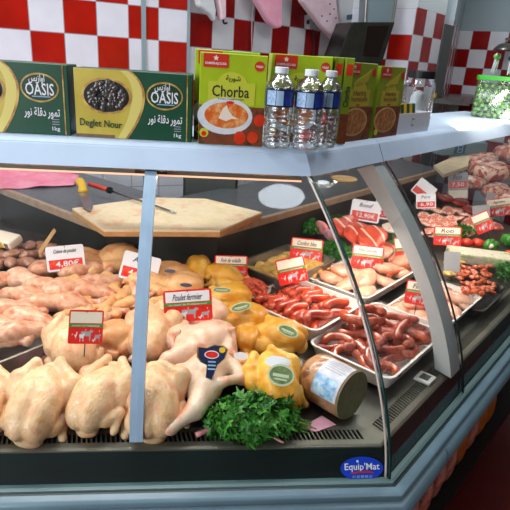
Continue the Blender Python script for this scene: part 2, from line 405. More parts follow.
# signed-distance solids --------------------------------------------------------
def sdf_mesh(name, prims, k=0.014, res=0.005, amp=0.0, freq=60, seed=0, cut=()):
    lo = np.array([1e9] * 3); hi = -lo
    for q in list(prims):
        if q[0] == 'e':
            c, r = np.array(q[1]), max(q[2]); lo = np.minimum(lo, c - r); hi = np.maximum(hi, c + r)
        else:
            for c, r in ((q[1], q[3]), (q[2], q[4])):
                c = np.array(c); lo = np.minimum(lo, c - r); hi = np.maximum(hi, c + r)
    lo -= res * 3 + k * 0.6; hi += res * 3 + k * 0.6
    ns = np.ceil((hi - lo) / res).astype(int) + 1
    g = np.stack(np.meshgrid(*[lo[i] + res * np.arange(ns[i]) for i in range(3)], indexing='ij'), -1)
    def dist(q):
        if q[0] == 'e':
            p = g - np.array(q[1])
            if len(q) > 3 and q[3] is not None: p = p @ np.array(Euler(q[3]).to_matrix())
            r = np.array(q[2]); k0 = np.linalg.norm(p / r, axis=-1); k1 = np.linalg.norm(p / r ** 2, axis=-1) + 1e-9
            return k0 * (k0 - 1) / k1
        a, b = np.array(q[1]), np.array(q[2]); ba = b - a; pa = g - a
        h = np.clip(pa @ ba / (ba @ ba + 1e-12), 0, 1)
        return np.linalg.norm(pa - h[..., None] * ba, axis=-1) - (q[3] + (q[4] - q[3]) * h)
    d = None
    for q in prims:
        e = dist(q)
        if d is None: d = e
        else:
            h = np.clip(0.5 + 0.5 * (d - e) / k, 0, 1); d = d * (1 - h) + e * h - k * h * (1 - h)
    for q in cut:
        e = -dist(q); h = np.clip(0.5 - 0.5 * (d - e) / (k * 0.5), 0, 1); d = d * (1 - h) + e * h + k * 0.5 * h * (1 - h)
    if amp:
        rs = np.random.RandomState(seed)
        for o in range(5):
            w = rs.normal(size=3) * freq * (0.6 + 0.4 * o); d = d + amp * np.sin(g @ w + rs.rand() * 6.28) / (1 + 0.5 * o)
    d = d.astype(np.float32)
    ins = d < 0
    cs = tuple(ns - 1); cnt = np.zeros(cs, np.int8)
    sl = lambda i, dx, ax: slice(dx, ns[ax] - 1 + dx)
    for dx in (0, 1):
        for dy in (0, 1):
            for dz in (0, 1):
                cnt += ins[sl(0, dx, 0), sl(0, dy, 1), sl(0, dz, 2)]
    act = (cnt > 0) & (cnt < 8)
    idx = -np.ones(cs, np.int64); cells = np.argwhere(act); idx[act] = np.arange(len(cells))
    acc = np.zeros((len(cells), 3)); num = np.zeros(len(cells))
    C8 = [(x, y, z) for x in (0, 1) for y in (0, 1) for z in (0, 1)]
    for a in C8:
        for ax in range(3):
            if a[ax]: continue
            b = list(a); b[ax] = 1
            va = d[cells[:, 0] + a[0], cells[:, 1] + a[1], cells[:, 2] + a[2]]; vb = d[cells[:, 0] + b[0], cells[:, 1] + b[1], cells[:, 2] + b[2]]
            mk = (va < 0) != (vb < 0); t = np.where(mk, va / np.where(va == vb, 1, va - vb), 0)
            pos = np.array(a, float)[None] + t[:, None] * np.eye(3)[ax][None]
            acc[mk] += pos[mk]; num[mk] += 1
    verts = lo + res * (cells + acc / num[:, None])
    faces = []
    for ax in range(3):
        u, v = [(1, 2), (2, 0), (0, 1)][ax]
        s0 = [slice(1, -1)] * 3; s0[ax] = slice(0, ns[ax] - 1); s1 = [slice(1, -1)] * 3; s1[ax] = slice(1, ns[ax])
        e = ins[tuple(s0)] != ins[tuple(s1)]; flip = ins[tuple(s0)][e]
        pos = np.argwhere(e)
        for i in range(3):
            if i != ax: pos[:, i] += 1
        du = np.zeros(3, int); du[u] = 1; dv = np.zeros(3, int); dv[v] = 1
        q = np.stack([idx[tuple((pos - du - dv).T)], idx[tuple((pos - dv).T)], idx[tuple(pos.T)], idx[tuple((pos - du).T)]], 1)
        q[~flip] = q[~flip][:, ::-1]
        faces.append(q)
    faces = np.concatenate(faces)
    me = bpy.data.meshes.new(name); me.from_pydata(verts.tolist(), [], faces.tolist()); me.update()
    me.polygons.foreach_set('use_smooth', [True] * len(me.polygons))
    return me
def with_mat(me, m):
    c = me.copy(); c.materials.clear(); c.materials.append(m); return c

# flat prints (local frame: X right, Z up, facing -Y) -----------------------------
FONT_AR = None
try:
    import os
    _d = os.path.join(bpy.utils.resource_path('LOCAL'), 'datafiles', 'fonts')
    for _f in os.listdir(_d):
        if _f.startswith('NotoSansArabic'): FONT_AR = bpy.data.fonts.load(os.path.join(_d, _f))
except Exception:
    FONT_AR = None
_tc = {}
def text_mesh(s, font=None):
    key = (s, font is not None)
    if key in _tc: return _tc[key]
    cu = bpy.data.curves.new('lettering', 'FONT'); cu.body = s; cu.size = 1; cu.resolution_u = 2; cu.offset = .012
    if font: cu.font = font
    o = bpy.data.objects.new('tmp', cu); COL.objects.link(o)
    dg = bpy.context.evaluated_depsgraph_get(); dg.update()
    me = bpy.data.meshes.new_from_object(o.evaluated_get(dg))
    bpy.data.objects.remove(o)
    v = np.zeros(len(me.vertices) * 3); me.vertices.foreach_get('co', v); v = v.reshape(-1, 3)
    res = (v, [tuple(p.vertices) for p in me.polygons]); _tc[key] = res
    return res
def text(s, w, h, m, parent, x, z, y=-0.001, font=None, shear=0.0, rot=0.0, name='lettering', bold=0.0):
    v, f = text_mesh(s, font)
    if len(v) == 0: return None
    v = v.copy(); lo = v.min(0); hi = v.max(0)
    if w is None: w = h * (hi[0] - lo[0]) / (hi[1] - lo[1])
    q = (v - (lo + hi) / 2) / np.maximum(hi - lo, 1e-6) * np.array([w, h, 0])
    q[:, 0] += shear * q[:, 1]
    c, sn = math.cos(rot), math.sin(rot)
    X = q[:, 0] * c - q[:, 1] * sn + x; Z = q[:, 0] * sn + q[:, 1] * c + z
    vs = [(X[i], y, Z[i]) for i in range(len(X))]
    me = bpy.data.meshes.new(name); me.from_pydata(vs, [], f); me.update()
    return mobj(name, me, m, parent)
def flat(name, pts, m, parent, y=-0.001, th=0.0006):
    mb = MB(); mb.prism([(x, y, z) for x, z in pts], (0, th, 0)); return mb.build(name, m, parent)
def ell(cx, cz, rx, rz, n=28, rot=0.0):
    c, s = math.cos(rot), math.sin(rot)
    return [(cx + rx * math.cos(a) * c - rz * math.sin(a) * s, cz + rx * math.cos(a) * s + rz * math.sin(a) * c) for a in (2 * PI * k / n for k in range(n))]
def rect(x0, z0, x1, z1): return [(x0, z0), (x1, z0), (x1, z1), (x0, z1)]
def rrect(x0, z0, x1, z1, r, n=4):
    out = []
    for cx, cz, a0 in ((x1 - r, z0 + r, -PI / 2), (x1 - r, z1 - r, 0), (x0 + r, z1 - r, PI / 2), (x0 + r, z0 + r, PI)):
        out += [(cx + r * math.cos(a0 + PI / 2 * k / n), cz + r * math.sin(a0 + PI / 2 * k / n)) for k in range(n + 1)]
    return out

# ================================================================== SETTING
FLOOR_Z, CEIL_Z = -0.85, 1.95
def wall(name, p0, p1, m, th=0.10):
    d = Vector((p1[0] - p0[0], p1[1] - p0[1], 0)); L = d.length
    o = MB().box((0, 0, FLOOR_Z), (L, th, CEIL_Z)).build(name, m)
    o.location = (p0[0], p0[1], 0); o.rotation_euler = (0, 0, math.atan2(d.y, d.x))
    return tag(o, kind='structure')
RED, WHT, PAINT = (150, 22, 10), (222, 222, 232), (150, 166, 172)
RED2, WHT2 = (122, 16, 14), (206, 208, 214)
yA = math.radians(18.0)
A0 = (-1.22, 1.849); A1 = (-0.503, 2.081)
Ax = (A0[0] - 2.4 * math.cos(yA), A0[1] - 2.4 * math.sin(yA))
B1 = (0.48, 2.965); Q = (0.897, 2.62); K1 = (1.236, 2.957); E0 = (1.36, 3.08); E1 = (1.83, 3.945); D1 = (3.3, 2.47)
wall('wall_left', Ax, A1, tile_mat('tiles_front', 0.15, 0.893, 9, RED, WHT, PAINT, x0=2.4, phase=1, zlow=.593))
wall('wall_back', (A1[0] + 0.004, A1[1] - 0.003), B1, tile_mat('tiles_back', 0.1632, 1.038, 9, RED2, WHT2, PAINT, phase=1, zlow=.548))
wall('wall_nook', B1, Q, tile_mat('tiles_nook', 0.153, 1.044, 1.197, RED, WHT, (214, 218, 222), x0=0.538 - 0.153, phase=1))
wall('wall_pillar', Q, K1, tile_mat('tiles_pillar', 0.158, 1.205, 1.205, RED2, WHT2, (196, 206, 208), phase=1))
wall('wall_passage', E0, E1, tile_mat('tiles_passage', 0.16, 1.189, 1.189, RED2, WHT2, PAINT, phase=1))
wall('wall_right', E1, D1, tile_mat('tiles_far', 0.15, 1.189, 1.189, RED2, WHT2, PAINT, x0=0.11, phase=1))
wall('wall_end', (3.3, 2.6), (3.3, -3.2), M_shopwall)
wall('wall_front', (3.3, -3.2), (-3.6, -3.2), M_shopwall)
wall('wall_side', (-3.6, -3.2), (-3.6, 1.2), M_shopwall)
tag(MB().box((-3.8, -3.4, FLOOR_Z - 0.08), (3.6, 4.6, FLOOR_Z)).build('floor', M_floor), kind='structure')
tag(MB().box((-3.8, -3.4, CEIL_Z), (3.6, 4.6, CEIL_Z + 0.08)).build('ceiling', M_ceil), kind='structure')
dd = Vector((E0[0] - K1[0], E0[1] - K1[1], 0)).normalized(); dn = Vector((-dd.y, dd.x, 0))
dm = MB(); p0 = Vector((K1[0], K1[1], FLOOR_Z)) - dn * 0.01; p1 = Vector((E0[0], E0[1], FLOOR_Z)) - dn * 0.01
dm.prism([p0, p1, p1 + Vector((0, 0, 2.0)), p0 + Vector((0, 0, 2.0))], dn * 0.05)
tag(dm.build('door_1', mat('door_grey', (70, 78, 76), rough=0.5)), kind='structure')
dh = MB(); dh.prism([p0 + dd * 0.03 + Vector((0, 0, 1.72)) - dn * 0.03, p0 + dd * 0.15 + Vector((0, 0, 1.72)) - dn * 0.03, p0 + dd * 0.15 + Vector((0, 0, 1.86)) - dn * 0.03, p0 + dd * 0.03 + Vector((0, 0, 1.86)) - dn * 0.03], dn * 0.03)
# upright metal trim on the tiled wall and the corner trim
for nm, px in (('trim_1', 143.5), ('trim_2', 188.0)):
    q = on_plane(px, 40, (-math.sin(yA), math.cos(yA), 0), -math.sin(yA) * A0[0] + math.cos(yA) * A0[1])
    u = Vector((math.cos(yA), math.sin(yA), 0)); v = Vector((-math.sin(yA), math.cos(yA), 0))
    w = 0.011 if nm == 'trim_1' else 0.007
    t = MB(); b = Vector((q.x, q.y, FLOOR_Z)) - v * 0.012
    t.prism([b - u * w, b + u * w, b + u * w + v * 0.012, b - u * w + v * 0.012], (0, 0, CEIL_Z - FLOOR_Z))
    tag(t.build(nm, mat('trim_metal', (150, 170, 176), rough=0.4, metal=0.3)), kind='structure')

# ================================================================== COUNTER
counter = thing('display_counter', 'long glass-fronted refrigerated butcher counter bending at a corner', 'counter', (-0.5, 0.5, FLOOR_Z))
CINV = Matrix.Translation((0.5, -0.5, -FLOOR_Z))
def cpart(o, parent=None):
    o.parent = parent or counter
    if parent is None: o.matrix_parent_inverse = CINV
    return o
SHZ = 0.633
cpart(sweep('top_shelf', [(.388, .575), (.4150, .6195), (.4164, .6205), (.4180, .6235), (.428, .6295), (.445, SHZ), (.78, SHZ), (.79, .62), (.79, .585), (.40, .575)], M_fascia, closed=True))
# joint in the wing fascia
jp = MB(); tj = 0.372
for a, b in (((.3875, .5745), (.4150, .6203)), ((.4150, .6203), (.428, .6302)), ((.428, .6302), (.50, .6336))):
    jp.add([P_wing(tj, a[0] - .0006, a[1]), P_wing(tj + .0025, a[0] - .0006, a[1]), P_wing(tj + .0025, b[0] - .0006, b[1]), P_wing(tj, b[0] - .0006, b[1])], [(0, 1, 2, 3)])
cpart(jp.build('shelf_joint', M_seal))
lampH = [(.425, .575), (.425, .556), (.50, .556), (.50, .575)]
cpart(sweep('lamp_housing', lampH, mat('lamp_housing', (128, 116, 106), rough=0.4, metal=0.2), closed=True, right=False))
cpart(sweep('lamp_tube', [(.427, .556), (.427, .551), (.437, .549), (.447, .551), (.447, .556)], M_lamp, closed=True, right=False))
cpart(sweep('deck', [(.100, zdeck(.1)), (.897, zdeck(.897))], mat('deck_steel', (100, 97, 90), rough=.36, metal=.8, var=.08, vscale=7), closed=False))
cpart(sweep('deck_trough', [(.036, .040), (.104, .046)], M_seal))
cpart(sweep('rear_panel', [(.890, zdeck(.89)), (.886, .250)], M_steel_dark))
cpart(sweep('worktop', [(.880, .247), (.880, .272), (1.30, .272), (1.30, .247)], M_granite, closed=True))
cpart(sweep('worktop_edge', [(.872, .246), (.872, .270), (.875, .2735), (.888, .2735), (.888, .246)], M_granite_edge, closed=True))
cpart(sweep('front_panel', [(.0396, .0553), (.030, .040), (.008, .0)], M_black))
cpart(sweep('base', [(.16, -.105), (.16, FLOOR_Z + .002)], M_black))
cpart(sweep('base_back', [(1.28, .247), (1.28, FLOOR_Z + .002)], M_steel_dark))
cpart(sweep('rail_ledge', [(.012, .002), (.0, .002), (-.007, .000), (-.007, -.006)], mat('ledge_grey', (86, 112, 112), rough=0.35)))
cpart(sweep('rail_gasket', [(-.007, -.004), (-.013, -.006), (-.013, -.02)], M_bumper_dark))
cpart(sweep('upper_rail', [(-.013, -.006), (-.015, -.003), (-.026, -.006), (-.032, -.008), (-.0345, -.011), (-.035, -.020), (-.030, -.022), (-.01, -.022)], M_bumper, smooth=True, ang=0.9))
cpart(sweep('bumper_rail', [(-.030, -.022), (-.040, -.026), (-.049, -.036), (-.052, -.050), (-.051, -.066), (-.044, -.078), (-.03, -.084), (.16, -.084)], M_bumper, smooth=True, ang=0.9))
bj = MB()
for a, b in (((-.0404, -.0255), (-.0496, -.0358)), ((-.0496, -.0358), (-.0526, -.050)), ((-.0526, -.050), (-.0516, -.0665))):
    bj.add([P_wing(.235, *a), P_wing(.238, *a), P_wing(.238, *b), P_wing(.235, *b)], [(0, 1, 2, 3)])
cpart(bj.build('rail_joint', M_seal))
cpart(sweep('lower_shelf', [(.0, -.53), (.0, -.495), (.16, -.495), (.16, -.53)], M_seal, closed=True))
# air grille: lips, and slanting bars over the trough
cpart(sweep('grille_lip', [(.0385, .052), (.040, .0575), (.046, .0600), (.060, .0610)], M_grille))
cpart(sweep('grille_back_lip', [(.090, .0620), (.103, .0625), (.105, .0565)], M_grille))
def bars(fn, s0, s1, name):
    mb = MB(); s = s0
    while s < s1:
        q = [fn(s, .060, .0608), fn(s + .0033, .060, .0608), fn(s + .0033 - .006, .090, .0618), fn(s - .006, .090, .0618)]
        mb.prism(q, (0, 0, -.004)); s += .0100
    cpart(mb.build(name, M_grille))
bars(lambda s, n, z: P_front(s, n, z), -LEN + .05, -.045, 'grille_slats')
bars(lambda s, n, z: P_wing(s, n, z), .03, WING_T - .05, 'grille_slats')
bars(lambda s, n, z: P_left(s, n, z), .03, LEFT_T - .05, 'grille_slats')
gc = MB(); gc.prism([P_front(-.047, .058, .0603), P_corner(.058, .0603), P_wing(.032, .058, .0603), P_wing(.026, .092, .0613), P_corner(.092, .0613), P_front(-.053, .092, .0613)], (0, 0, -.003)); cpart(gc.build('grille_corner', M_grille))
th = MB(); T = Matrix.Translation(P_wing(.30, .078, .063)) @ Matrix.Rotation(A, 4, 'Z')
th.box((-.024, -.022, 0), (.024, .022, .007), T); cpart(th.build('thermometer', M_tray_white, bevel=.002))
th = MB(); th.box((-.014, -.012, .007), (.014, .012, .008), T); cpart(th.build('thermometer_display', M_steel_dark))
# curved glass
GP = [(.386, .5745), (.361, .549), (.317, .5065), (.273, .462), (.230, .4275), (.190, .386), (.137, .316), (.091, .245), (.055, .165), (.028, .091), (.012, .04), (.003, .001)]
_z = np.array([q[1] for q in GP]); _n = np.array([q[0] for q in GP]); _c = np.polyfit(_z, _n, 3)
GP = [(float(np.polyval(_c, z)), float(z)) for z in np.linspace(.5745, .001, 34)]
def pane(name, fa, fb, th=.005):
    prof = sheet(GP, th); k = len(prof); mb = MB()
    vs = [fa(n, z) for n, z in prof] + [fb(n, z) for n, z in prof]
    fs = [(j, (j + 1) % k, k + (j + 1) % k, k + j) for j in range(k)]
    m_ = k // 2
    for base, fl in ((0, False), (k, True)):
        for j in range(m_ - 1):
            q = (base + j, base + j + 1, base + k - 2 - j, base + k - 1 - j); fs.append(q[::-1] if fl else q)
    mb.add(vs, fs); me = auto(mb.mesh(name), 0.8); return cpart(mobj(name, me, M_glass))
DS = .055
def PWS(t, n, z): return P_wing(t + DS * (1 - z / .575), n, z)
XP = -0.543
pane('glass_pane', lambda n, z: P_cornerL(n, z), lambda n, z: P_front(XP - .001, n, z))
pane('glass_pane', lambda n, z: P_front(XP + .001, n, z), lambda n, z: P_corner(n, z))
pane('glass_pane', lambda n, z: P_corner(n, z) + Vector((.0015, 0, 0)), lambda n, z: PWS(.388, n, z))
pane('glass_pane', lambda n, z: PWS(.392, n, z), lambda n, z: P_wing(1.80, n, z))
pane('glass_pane', lambda n, z: P_wing(1.804, n, z), lambda n, z: P_wing(WING_T, n, z))
pane('glass_pane', lambda n, z: P_left(LEFT_T, n, z), lambda n, z: P_cornerL(n, z) - Vector((.0015, 0, 0)))
def seam(name, f, r, m):
    mb = MB(); mb.tube([f(n, z) for n, z in GP], r, 6); cpart(mb.build(name, m, smooth=True))
seam('glass_seam', lambda n, z: P_corner(n - .001, z), .0036, M_glass_edge)
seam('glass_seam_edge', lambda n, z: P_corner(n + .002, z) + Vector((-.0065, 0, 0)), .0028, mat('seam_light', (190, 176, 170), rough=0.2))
seam('glass_seam', lambda n, z: PWS(.390, n - .001, z), .0030, M_seal)
seam('glass_seam', lambda n, z: P_wing(1.802, n - .001, z), .0030, M_seal)
# posts behind the glass
def post(name, f, w0, w1, d0, d1, m, zmin=.055):
    gp = [q for q in GP if q[1] > zmin]; a = []; b = []
    for i, (n, z) in enumerate(gp):
        p, q = gp[max(i - 1, 0)], gp[min(i + 1, len(gp) - 1)]
        dn_, dz_ = q[0] - p[0], q[1] - p[1]; l = math.hypot(dn_, dz_)
        nn, nz = -dz_ / l, dn_ / l          # inward normal of the falling curve
        a.append((n + nn * d0, z + nz * d0)); dd1 = d1(z) if callable(d1) else d1; b.append((n + nn * dd1, z + nz * dd1 * (.4 if callable(d1) else 1)))
    prof = a + b[::-1]; k = len(prof); m_ = len(a); mb = MB()
    vs = [f(w0, n, z) for n, z in prof] + [f(w1, n, z) for n, z in prof]
    fs = [(j, (j + 1) % k, k + (j + 1) % k, k + j) for j in range(k)]
    for base in (0, k):
        for j in range(m_ - 1): fs.append((base + j, base + j + 1, base + k - 2 - j, base + k - 1 - j))
    mb.add(vs, fs); return cpart(mobj(name, auto(mb.mesh(name), 0.5), m))
post('glass_post', lambda s, n, z: P_front(s, n, z), XP - .0135, XP + .0135, .007, .030, M_post, .072)
M_post_grey = mat('post_grey', (178, 180, 180), rough=.4, var=.02)
post('glass_post', lambda s, n, z: PWS(s, n, z), .320, .384, .007, lambda z: .062 + .045 * max(0, (z - .25) / .32) ** 1.5, M_post_grey)
post('glass_post', lambda s, n, z: P_wing(s, n, z), 1.75, 1.798, .007, .050, M_post_grey)
br = MB(); br.box((XP - .0125, .405, .535), (XP + .0125, .43, .575)); cpart(br.build('post_bracket', M_granite_edge))
br = MB(); br.box((XP - .038, .40, .562), (XP + .038, .43, .5745)); cpart(br.build('post_clamp', M_seal))
# maker's sticker on the black panel
sp_ = on_plane(362, 468.5, (0, 1, -.58), .008 - .004); sw = dist_px(sp_)
stk = cpart(flat('sticker', ell(0, 0, 22 * sw, 11.3 * sw), M_sticker, None, y=0, th=.001))
stk.location = sp_; stk.rotation_euler = (-math.atan(.58), 0, 0)
text("Equip'Mat", 36 * sw, 8.6 * sw, M_white, stk, 0, 1.2 * sw, y=-.0012, bold=1)
flat('sticker_square', rect(-5.6 * sw, 6 * sw, -3.6 * sw, 8 * sw), M_white, stk, y=-.0012, th=.0006)
flat('swoosh', [(x * sw, z * sw) for x, z in ((-13, -5), (-8, -3), (0, -2), (8, -2.4), (13, -4.6), (6, -4.0), (-2, -3.8), (-8, -4.6))], M_stickred, stk, y=-.0018, th=.0006)
text('01 60 80 86 21', 20 * sw, 2.6 * sw, M_label_lt, stk, 0, -7.4 * sw, y=-.0012)

# packs on the low shelf under the bumper
def frame_wing(t, n, z, extra=0.0): return Matrix.Translation(P_wing(t, n, z)) @ Matrix.Rotation(A + extra, 4, 'Z')
for i in range(11):
    t = .02 + i * .105; h = .26 + .03 * ((i * 7) % 3); c = P_wing(t, .06, -.495)
    me = sdf_mesh('snack_pack', [('e', (0, 0, h * .5), (.046, .028, h * .52)), ('e', (0, 0, h * .25), (.042, .03, h * .27))], k=.02, res=.01, amp=.0012, freq=50, seed=i)
    o = mobj('snack_pack', me, M_pack2 if i in (7, 9, 10) else M_pack); o.location = c; o.rotation_euler = (0, 0, A)
    tag(o, 'orange printed pack on the low shelf under the counter rail' if i in (7, 9, 10) else 'dark red printed pack on the low shelf under the counter rail', 'pack', 'orange packs on the low shelf' if i in (7, 9, 10) else 'red packs on the low shelf')

# ================================================================== ON THE SHELF
def carton(name, label, cat, W, Dp, H, m, loc, rz, group=None):
    root = thing(name, label, cat, loc, (0, 0, rz), group)
    b = MB(); b.box((-W / 2, 0, 0), (W / 2, Dp, H)); b.build('carton', m, root, bevel=.0012, seg=1)
    return root
def fx(px, n, py=138): return solve_px(lambda x: (x, n, SHZ), px, -1.6, .4)
def ftop(px, py, n): return on_front(px, py, n).z
def ar(s, w, h, m, r, x, z, y):
    if FONT_AR is not None: text(s, w, h, m, r, x, z, y=y, font=FONT_AR)
# presentation forms, written in visual order (right-to-left words joined by hand)
AR_TAMR = '\u0631\u0648\ufee4\ufe97'[::1]
AR_DATES = '\ufead\ufeee\ufee7 \ufe94\ufee0\ufed7\ufea9 \ufead\ufeee\ufee4\ufe97'
AR_OASIS = '\ufeb2\ufef3\ufeaf\ufe8d\ufeed\ufe8d'
AR_CHORBA = '\ufe94\ufe91\ufead\ufeee\ufeb7'

def date_box(label, n, xl, xr, pyt, rz=0.0):
    x0, x1 = fx(xl, n), fx(xr, n); W = x1 - x0; H = ftop((max(xl, 5) + xr) / 2, pyt, n) - SHZ
    r = carton('date_box', label, 'box', W, .10, H, M_dkgreen, ((x0 + x1) / 2, n, SHZ), rz)
    def X(f): return (f - .5) * W
    def Z(f): return f * H
    # curved yellow front field with a gold line
    edge = [(.455, 1), (.52, .90), (.56, .78), (.575, .66), (.565, .50), (.53, .32), (.48, .16), (.42, .0)]
    edge = [(v.x, v.y) for v in catmull([(a, b, 0) for a, b in edge], 4)]
    flat('yellow_field', [(X(0.002), Z(0.004)), ] + [(X(a), Z(min(max(b, .004), .996))) for a, b in edge[::-1]] + [(X(0.002), Z(.996))], M_yellow, r, y=-.0008)
    flat('gold_band', [(X(a), Z(min(max(b, .004), .996))) for a, b in edge] + [(X(a + .022), Z(min(max(b, .004), .996))) for a, b in edge[::-1]], M_gold, r, y=-.0009)
    flat('pale_band', [(X(a - .09 * (1 - .5 * abs(b - .5))), Z(min(max(b, .004), .996))) for a, b in edge] + [(X(a), Z(min(max(b, .004), .996))) for a, b in edge[::-1]], M_yellow_pale, r, y=-.0010)
    flat('window_ring', ell(X(.27), Z(.62), .215 * W, .265 * H), M_gold, r, y=-.0016)
    flat('date_window', ell(X(.27), Z(.62), .192 * W, .232 * H), M_seal, r, y=-.0020)
    rr = random.Random(3); mb = MB()
    for k in range(64):
        a = rr.random() * 6.28; q = math.sqrt(rr.random()) * .98
        c = Vector((X(.27) + .165 * W * q * math.cos(a), -.0030, Z(.62) + .20 * H * q * math.sin(a))); th_ = rr.random() * 3.1
        T = Matrix.Translation(c) @ Matrix.Rotation(th_, 4, 'Y') @ Matrix.Diagonal((1, .22, .55, 1))
        mb.lathe([(.0008, -.0115), (.006, -.009), (.0088, -.003), (.0088, .003), (.006, .009), (.0008, .0115)], 8, T)
    mb.build('dates', M_date, r, smooth=True)
    text('Deglet Nour', .36 * W, .14 * H, M_dkgreen, r, X(.215), Z(.20), y=-.0030, rot=-.03)
    flat('brand_ring', ell(X(.765), Z(.665), .158 * W, .205 * H), M_gold, r, y=-.0010)
    flat('brand_oval', ell(X(.765), Z(.665), .146 * W, .180 * H), mat('oval_green', (16, 62, 40), rough=.4) if 'oval_green' not in MATS else MATS['oval_green'], r, y=-.0014)
    text('OASIS', .235 * W, .17 * H, M_white, r, X(.765), Z(.645), y=-.0018, name='brand_lettering')
    ar(AR_OASIS, .13 * W, .13 * H, M_white, r, X(.745), Z(.785), -.0018)
    flat('brand_rule', rect(X(.70), Z(.535), X(.85), Z(.55)), M_label_lt, r, y=-.0018)
    ar(AR_DATES, .30 * W, .16 * H, M_white, r, X(.77), Z(.31), -.0012)
    text('1kg', .065 * W, .075 * H, M_white, r, X(.88), Z(.085), y=-.0012)
    for k in range(3): flat('small_print', rect(X(.85), Z(.15 + k * .035), X(.91), Z(.162 + k * .035)), M_grey, r, y=-.0012)
    flat('base_strip', rect(X(.0), Z(.0), X(.33), Z(.05)), M_brown_edge, r, y=-.0015)
    flat('side_line', rect(X(.955), Z(.01), X(.965), Z(.99)), M_gold, r, y=-.0012)
    return r
date_box('green and yellow date box cut by the picture edge, no dates oval in full', .462, -49, 71, 63, .0)
date_box('green and yellow date box showing its whole oval window of dark dates', .455, 76.5, 191, 71, -.02)

def soup_box(label, x, y, rz, W, H, kind='chorba', Dp=.055, group=None):
    r = carton('soup_box', label, 'box', W, Dp, H, M_lime if kind == 'chorba' else M_lime_dk, (x, y, SHZ), rz, group)
    def X(f): return (f - .5) * W
    def Z(f): return f * H
    if kind == 'spine':
        flat('logo', rrect(X(.2), Z(.80), X(.85), Z(.93), .002), M_logo_red, r)
        flat('food_print', rect(X(.02), Z(.004), X(.98), Z(.36)), M_food_dark, r)
        text('Chorba', .24 * H, .6 * W, M_ink, r, 0, Z(.56), y=-.0014, rot=PI / 2)
        return r
    flat('food_print', rect(X(.003), Z(.003), X(.997), Z(.44)), M_food_dark, r)
    if kind == 'chorba':
        flat('panel', rrect(X(.13), Z(.455), X(.84), Z(.70), .003), M_lime_lt, r, y=-.0014)
        flat('panel_arch', ell(X(.49), Z(.66), .235 * W, .15 * H), M_lime_lt, r, y=-.0012)
        flat('bowl', ell(X(.40), Z(.325), .42 * W, .205 * H), M_bowl, r, y=-.0016)
        flat('soup', ell(X(.42), Z(.335), .335 * W, .145 * H), M_soup, r, y=-.0020)
        flat('cream_swirl', [(X(a), Z(b)) for a, b in ((.30, .30), (.36, .41), (.42, .45), (.45, .39), (.52, .33), (.62, .30), (.50, .30), (.42, .27))], M_cream, r, y=-.0023)
        for cx, cz, q in ((.93, .30, .085), (.64, .09, .095), (.84, .10, .085)): flat('tomato', ell(X(cx), Z(cz), q * W, q * .8 * H), M_tomato, r, y=-.0022)
        flat('seal', ell(X(.085), Z(.13), .07 * W, .052 * H), M_lime_lt, r, y=-.0024)
        flat('seal_mark', ell(X(.085), Z(.12), .04 * W, .028 * H), M_red, r, y=-.0027)
        text('Chorba', .56 * W, .125 * H, M_ink, r, X(.47), Z(.60), y=-.0020, name='title_lettering')
        text('Soupe traditionnelle', .40 * W, .022 * H, M_dkgreen, r, X(.48), Z(.515), y=-.0020)
        ar(AR_CHORBA, .22 * W, .075 * H, M_ink, r, X(.50), Z(.735), -.0020)
        flat('tag', ell(X(.47), Z(.48), .06 * W, .016 * H), M_red, r, y=-.0024)
        flat('badge', ell(X(.885), Z(.885), .075 * W, .055 * H), M_logo_red, r, y=-.0014)
        text('Halal', .10 * W, .03 * H, M_white, r, X(.885), Z(.885), y=-.0020)
    else:
        flat('swirl', [(X(a), Z(b)) for a, b in ((.25, .74), (.42, .70), (.72, .78), (.80, .93), (.62, .86), (.40, .80))], M_olive_lt, r, y=-.0012)
        flat('panel', rrect(X(.14), Z(.455), X(.84), Z(.67), .002), M_olive_lt, r, y=-.0014)
        flat('panel_arch', ell(X(.49), Z(.66), .22 * W, .10 * H), M_olive_lt, r, y=-.0012)
        flat('soup', ell(X(.42), Z(.255), .38 * W, .16 * H), M_harira, r, y=-.0020)
        flat('soup_ring', ell(X(.42), Z(.255), .43 * W, .185 * H), M_wood, r, y=-.0016)
        text('Harira', .42 * W, .065 * H, M_food_dark, r, X(.49), Z(.625), y=-.0020, name='title_lettering')
        text('Vermicelle', .54 * W, .065 * H, M_food_dark, r, X(.49), Z(.55), y=-.0020, name='title_lettering')
        flat('tag', ell(X(.47), Z(.475), .06 * W, .014 * H), M_red, r, y=-.0022)
        flat('badge', ell(X(.90), Z(.885), .065 * W, .055 * H), M_logo_red, r, y=-.0014)
        flat('seal', ell(X(.10), Z(.09), .07 * W, .045 * H), M_lime_lt, r, y=-.0024)
    flat('logo', rrect(X(.05), Z(.845), X(.42), Z(.99), .003), M_logo_red, r, y=-.0014)
    text('SAMBRAJOUSA', .32 * W, .035 * H, M_white, r, X(.235), Z(.885), y=-.0022, name='brand_lettering')
    st = [(X(.235) + (.045 if k % 2 == 0 else .02) * W * math.sin(k * PI / 5), Z(.945) + (.045 if k % 2 == 0 else .02) * W * math.cos(k * PI / 5)) for k in range(10)]
    flat('logo_star', st, M_cream, r, y=-.0022)
    return r
n_ = .440; x0, x1 = fx(198, n_), fx(262, n_); Wc = x1 - x0; Hc = ftop(230, 53.5, n_) - SHZ
soup_box('lime soup box with a bowl of orange soup and the word chorba, fully in view', (x0 + x1) / 2, n_, -.01, Wc, Hc)
soup_box('lime soup box almost hidden behind the front chorba box', (x0 + x1) / 2 - .012, n_ + .062, -.01, Wc, Hc * 1.03)
x2 = fx(266, .535)
soup_box('lime soup box standing behind the water bottles', x2 + Wc / 2, .535, .02, Wc, Hc * 1.04)
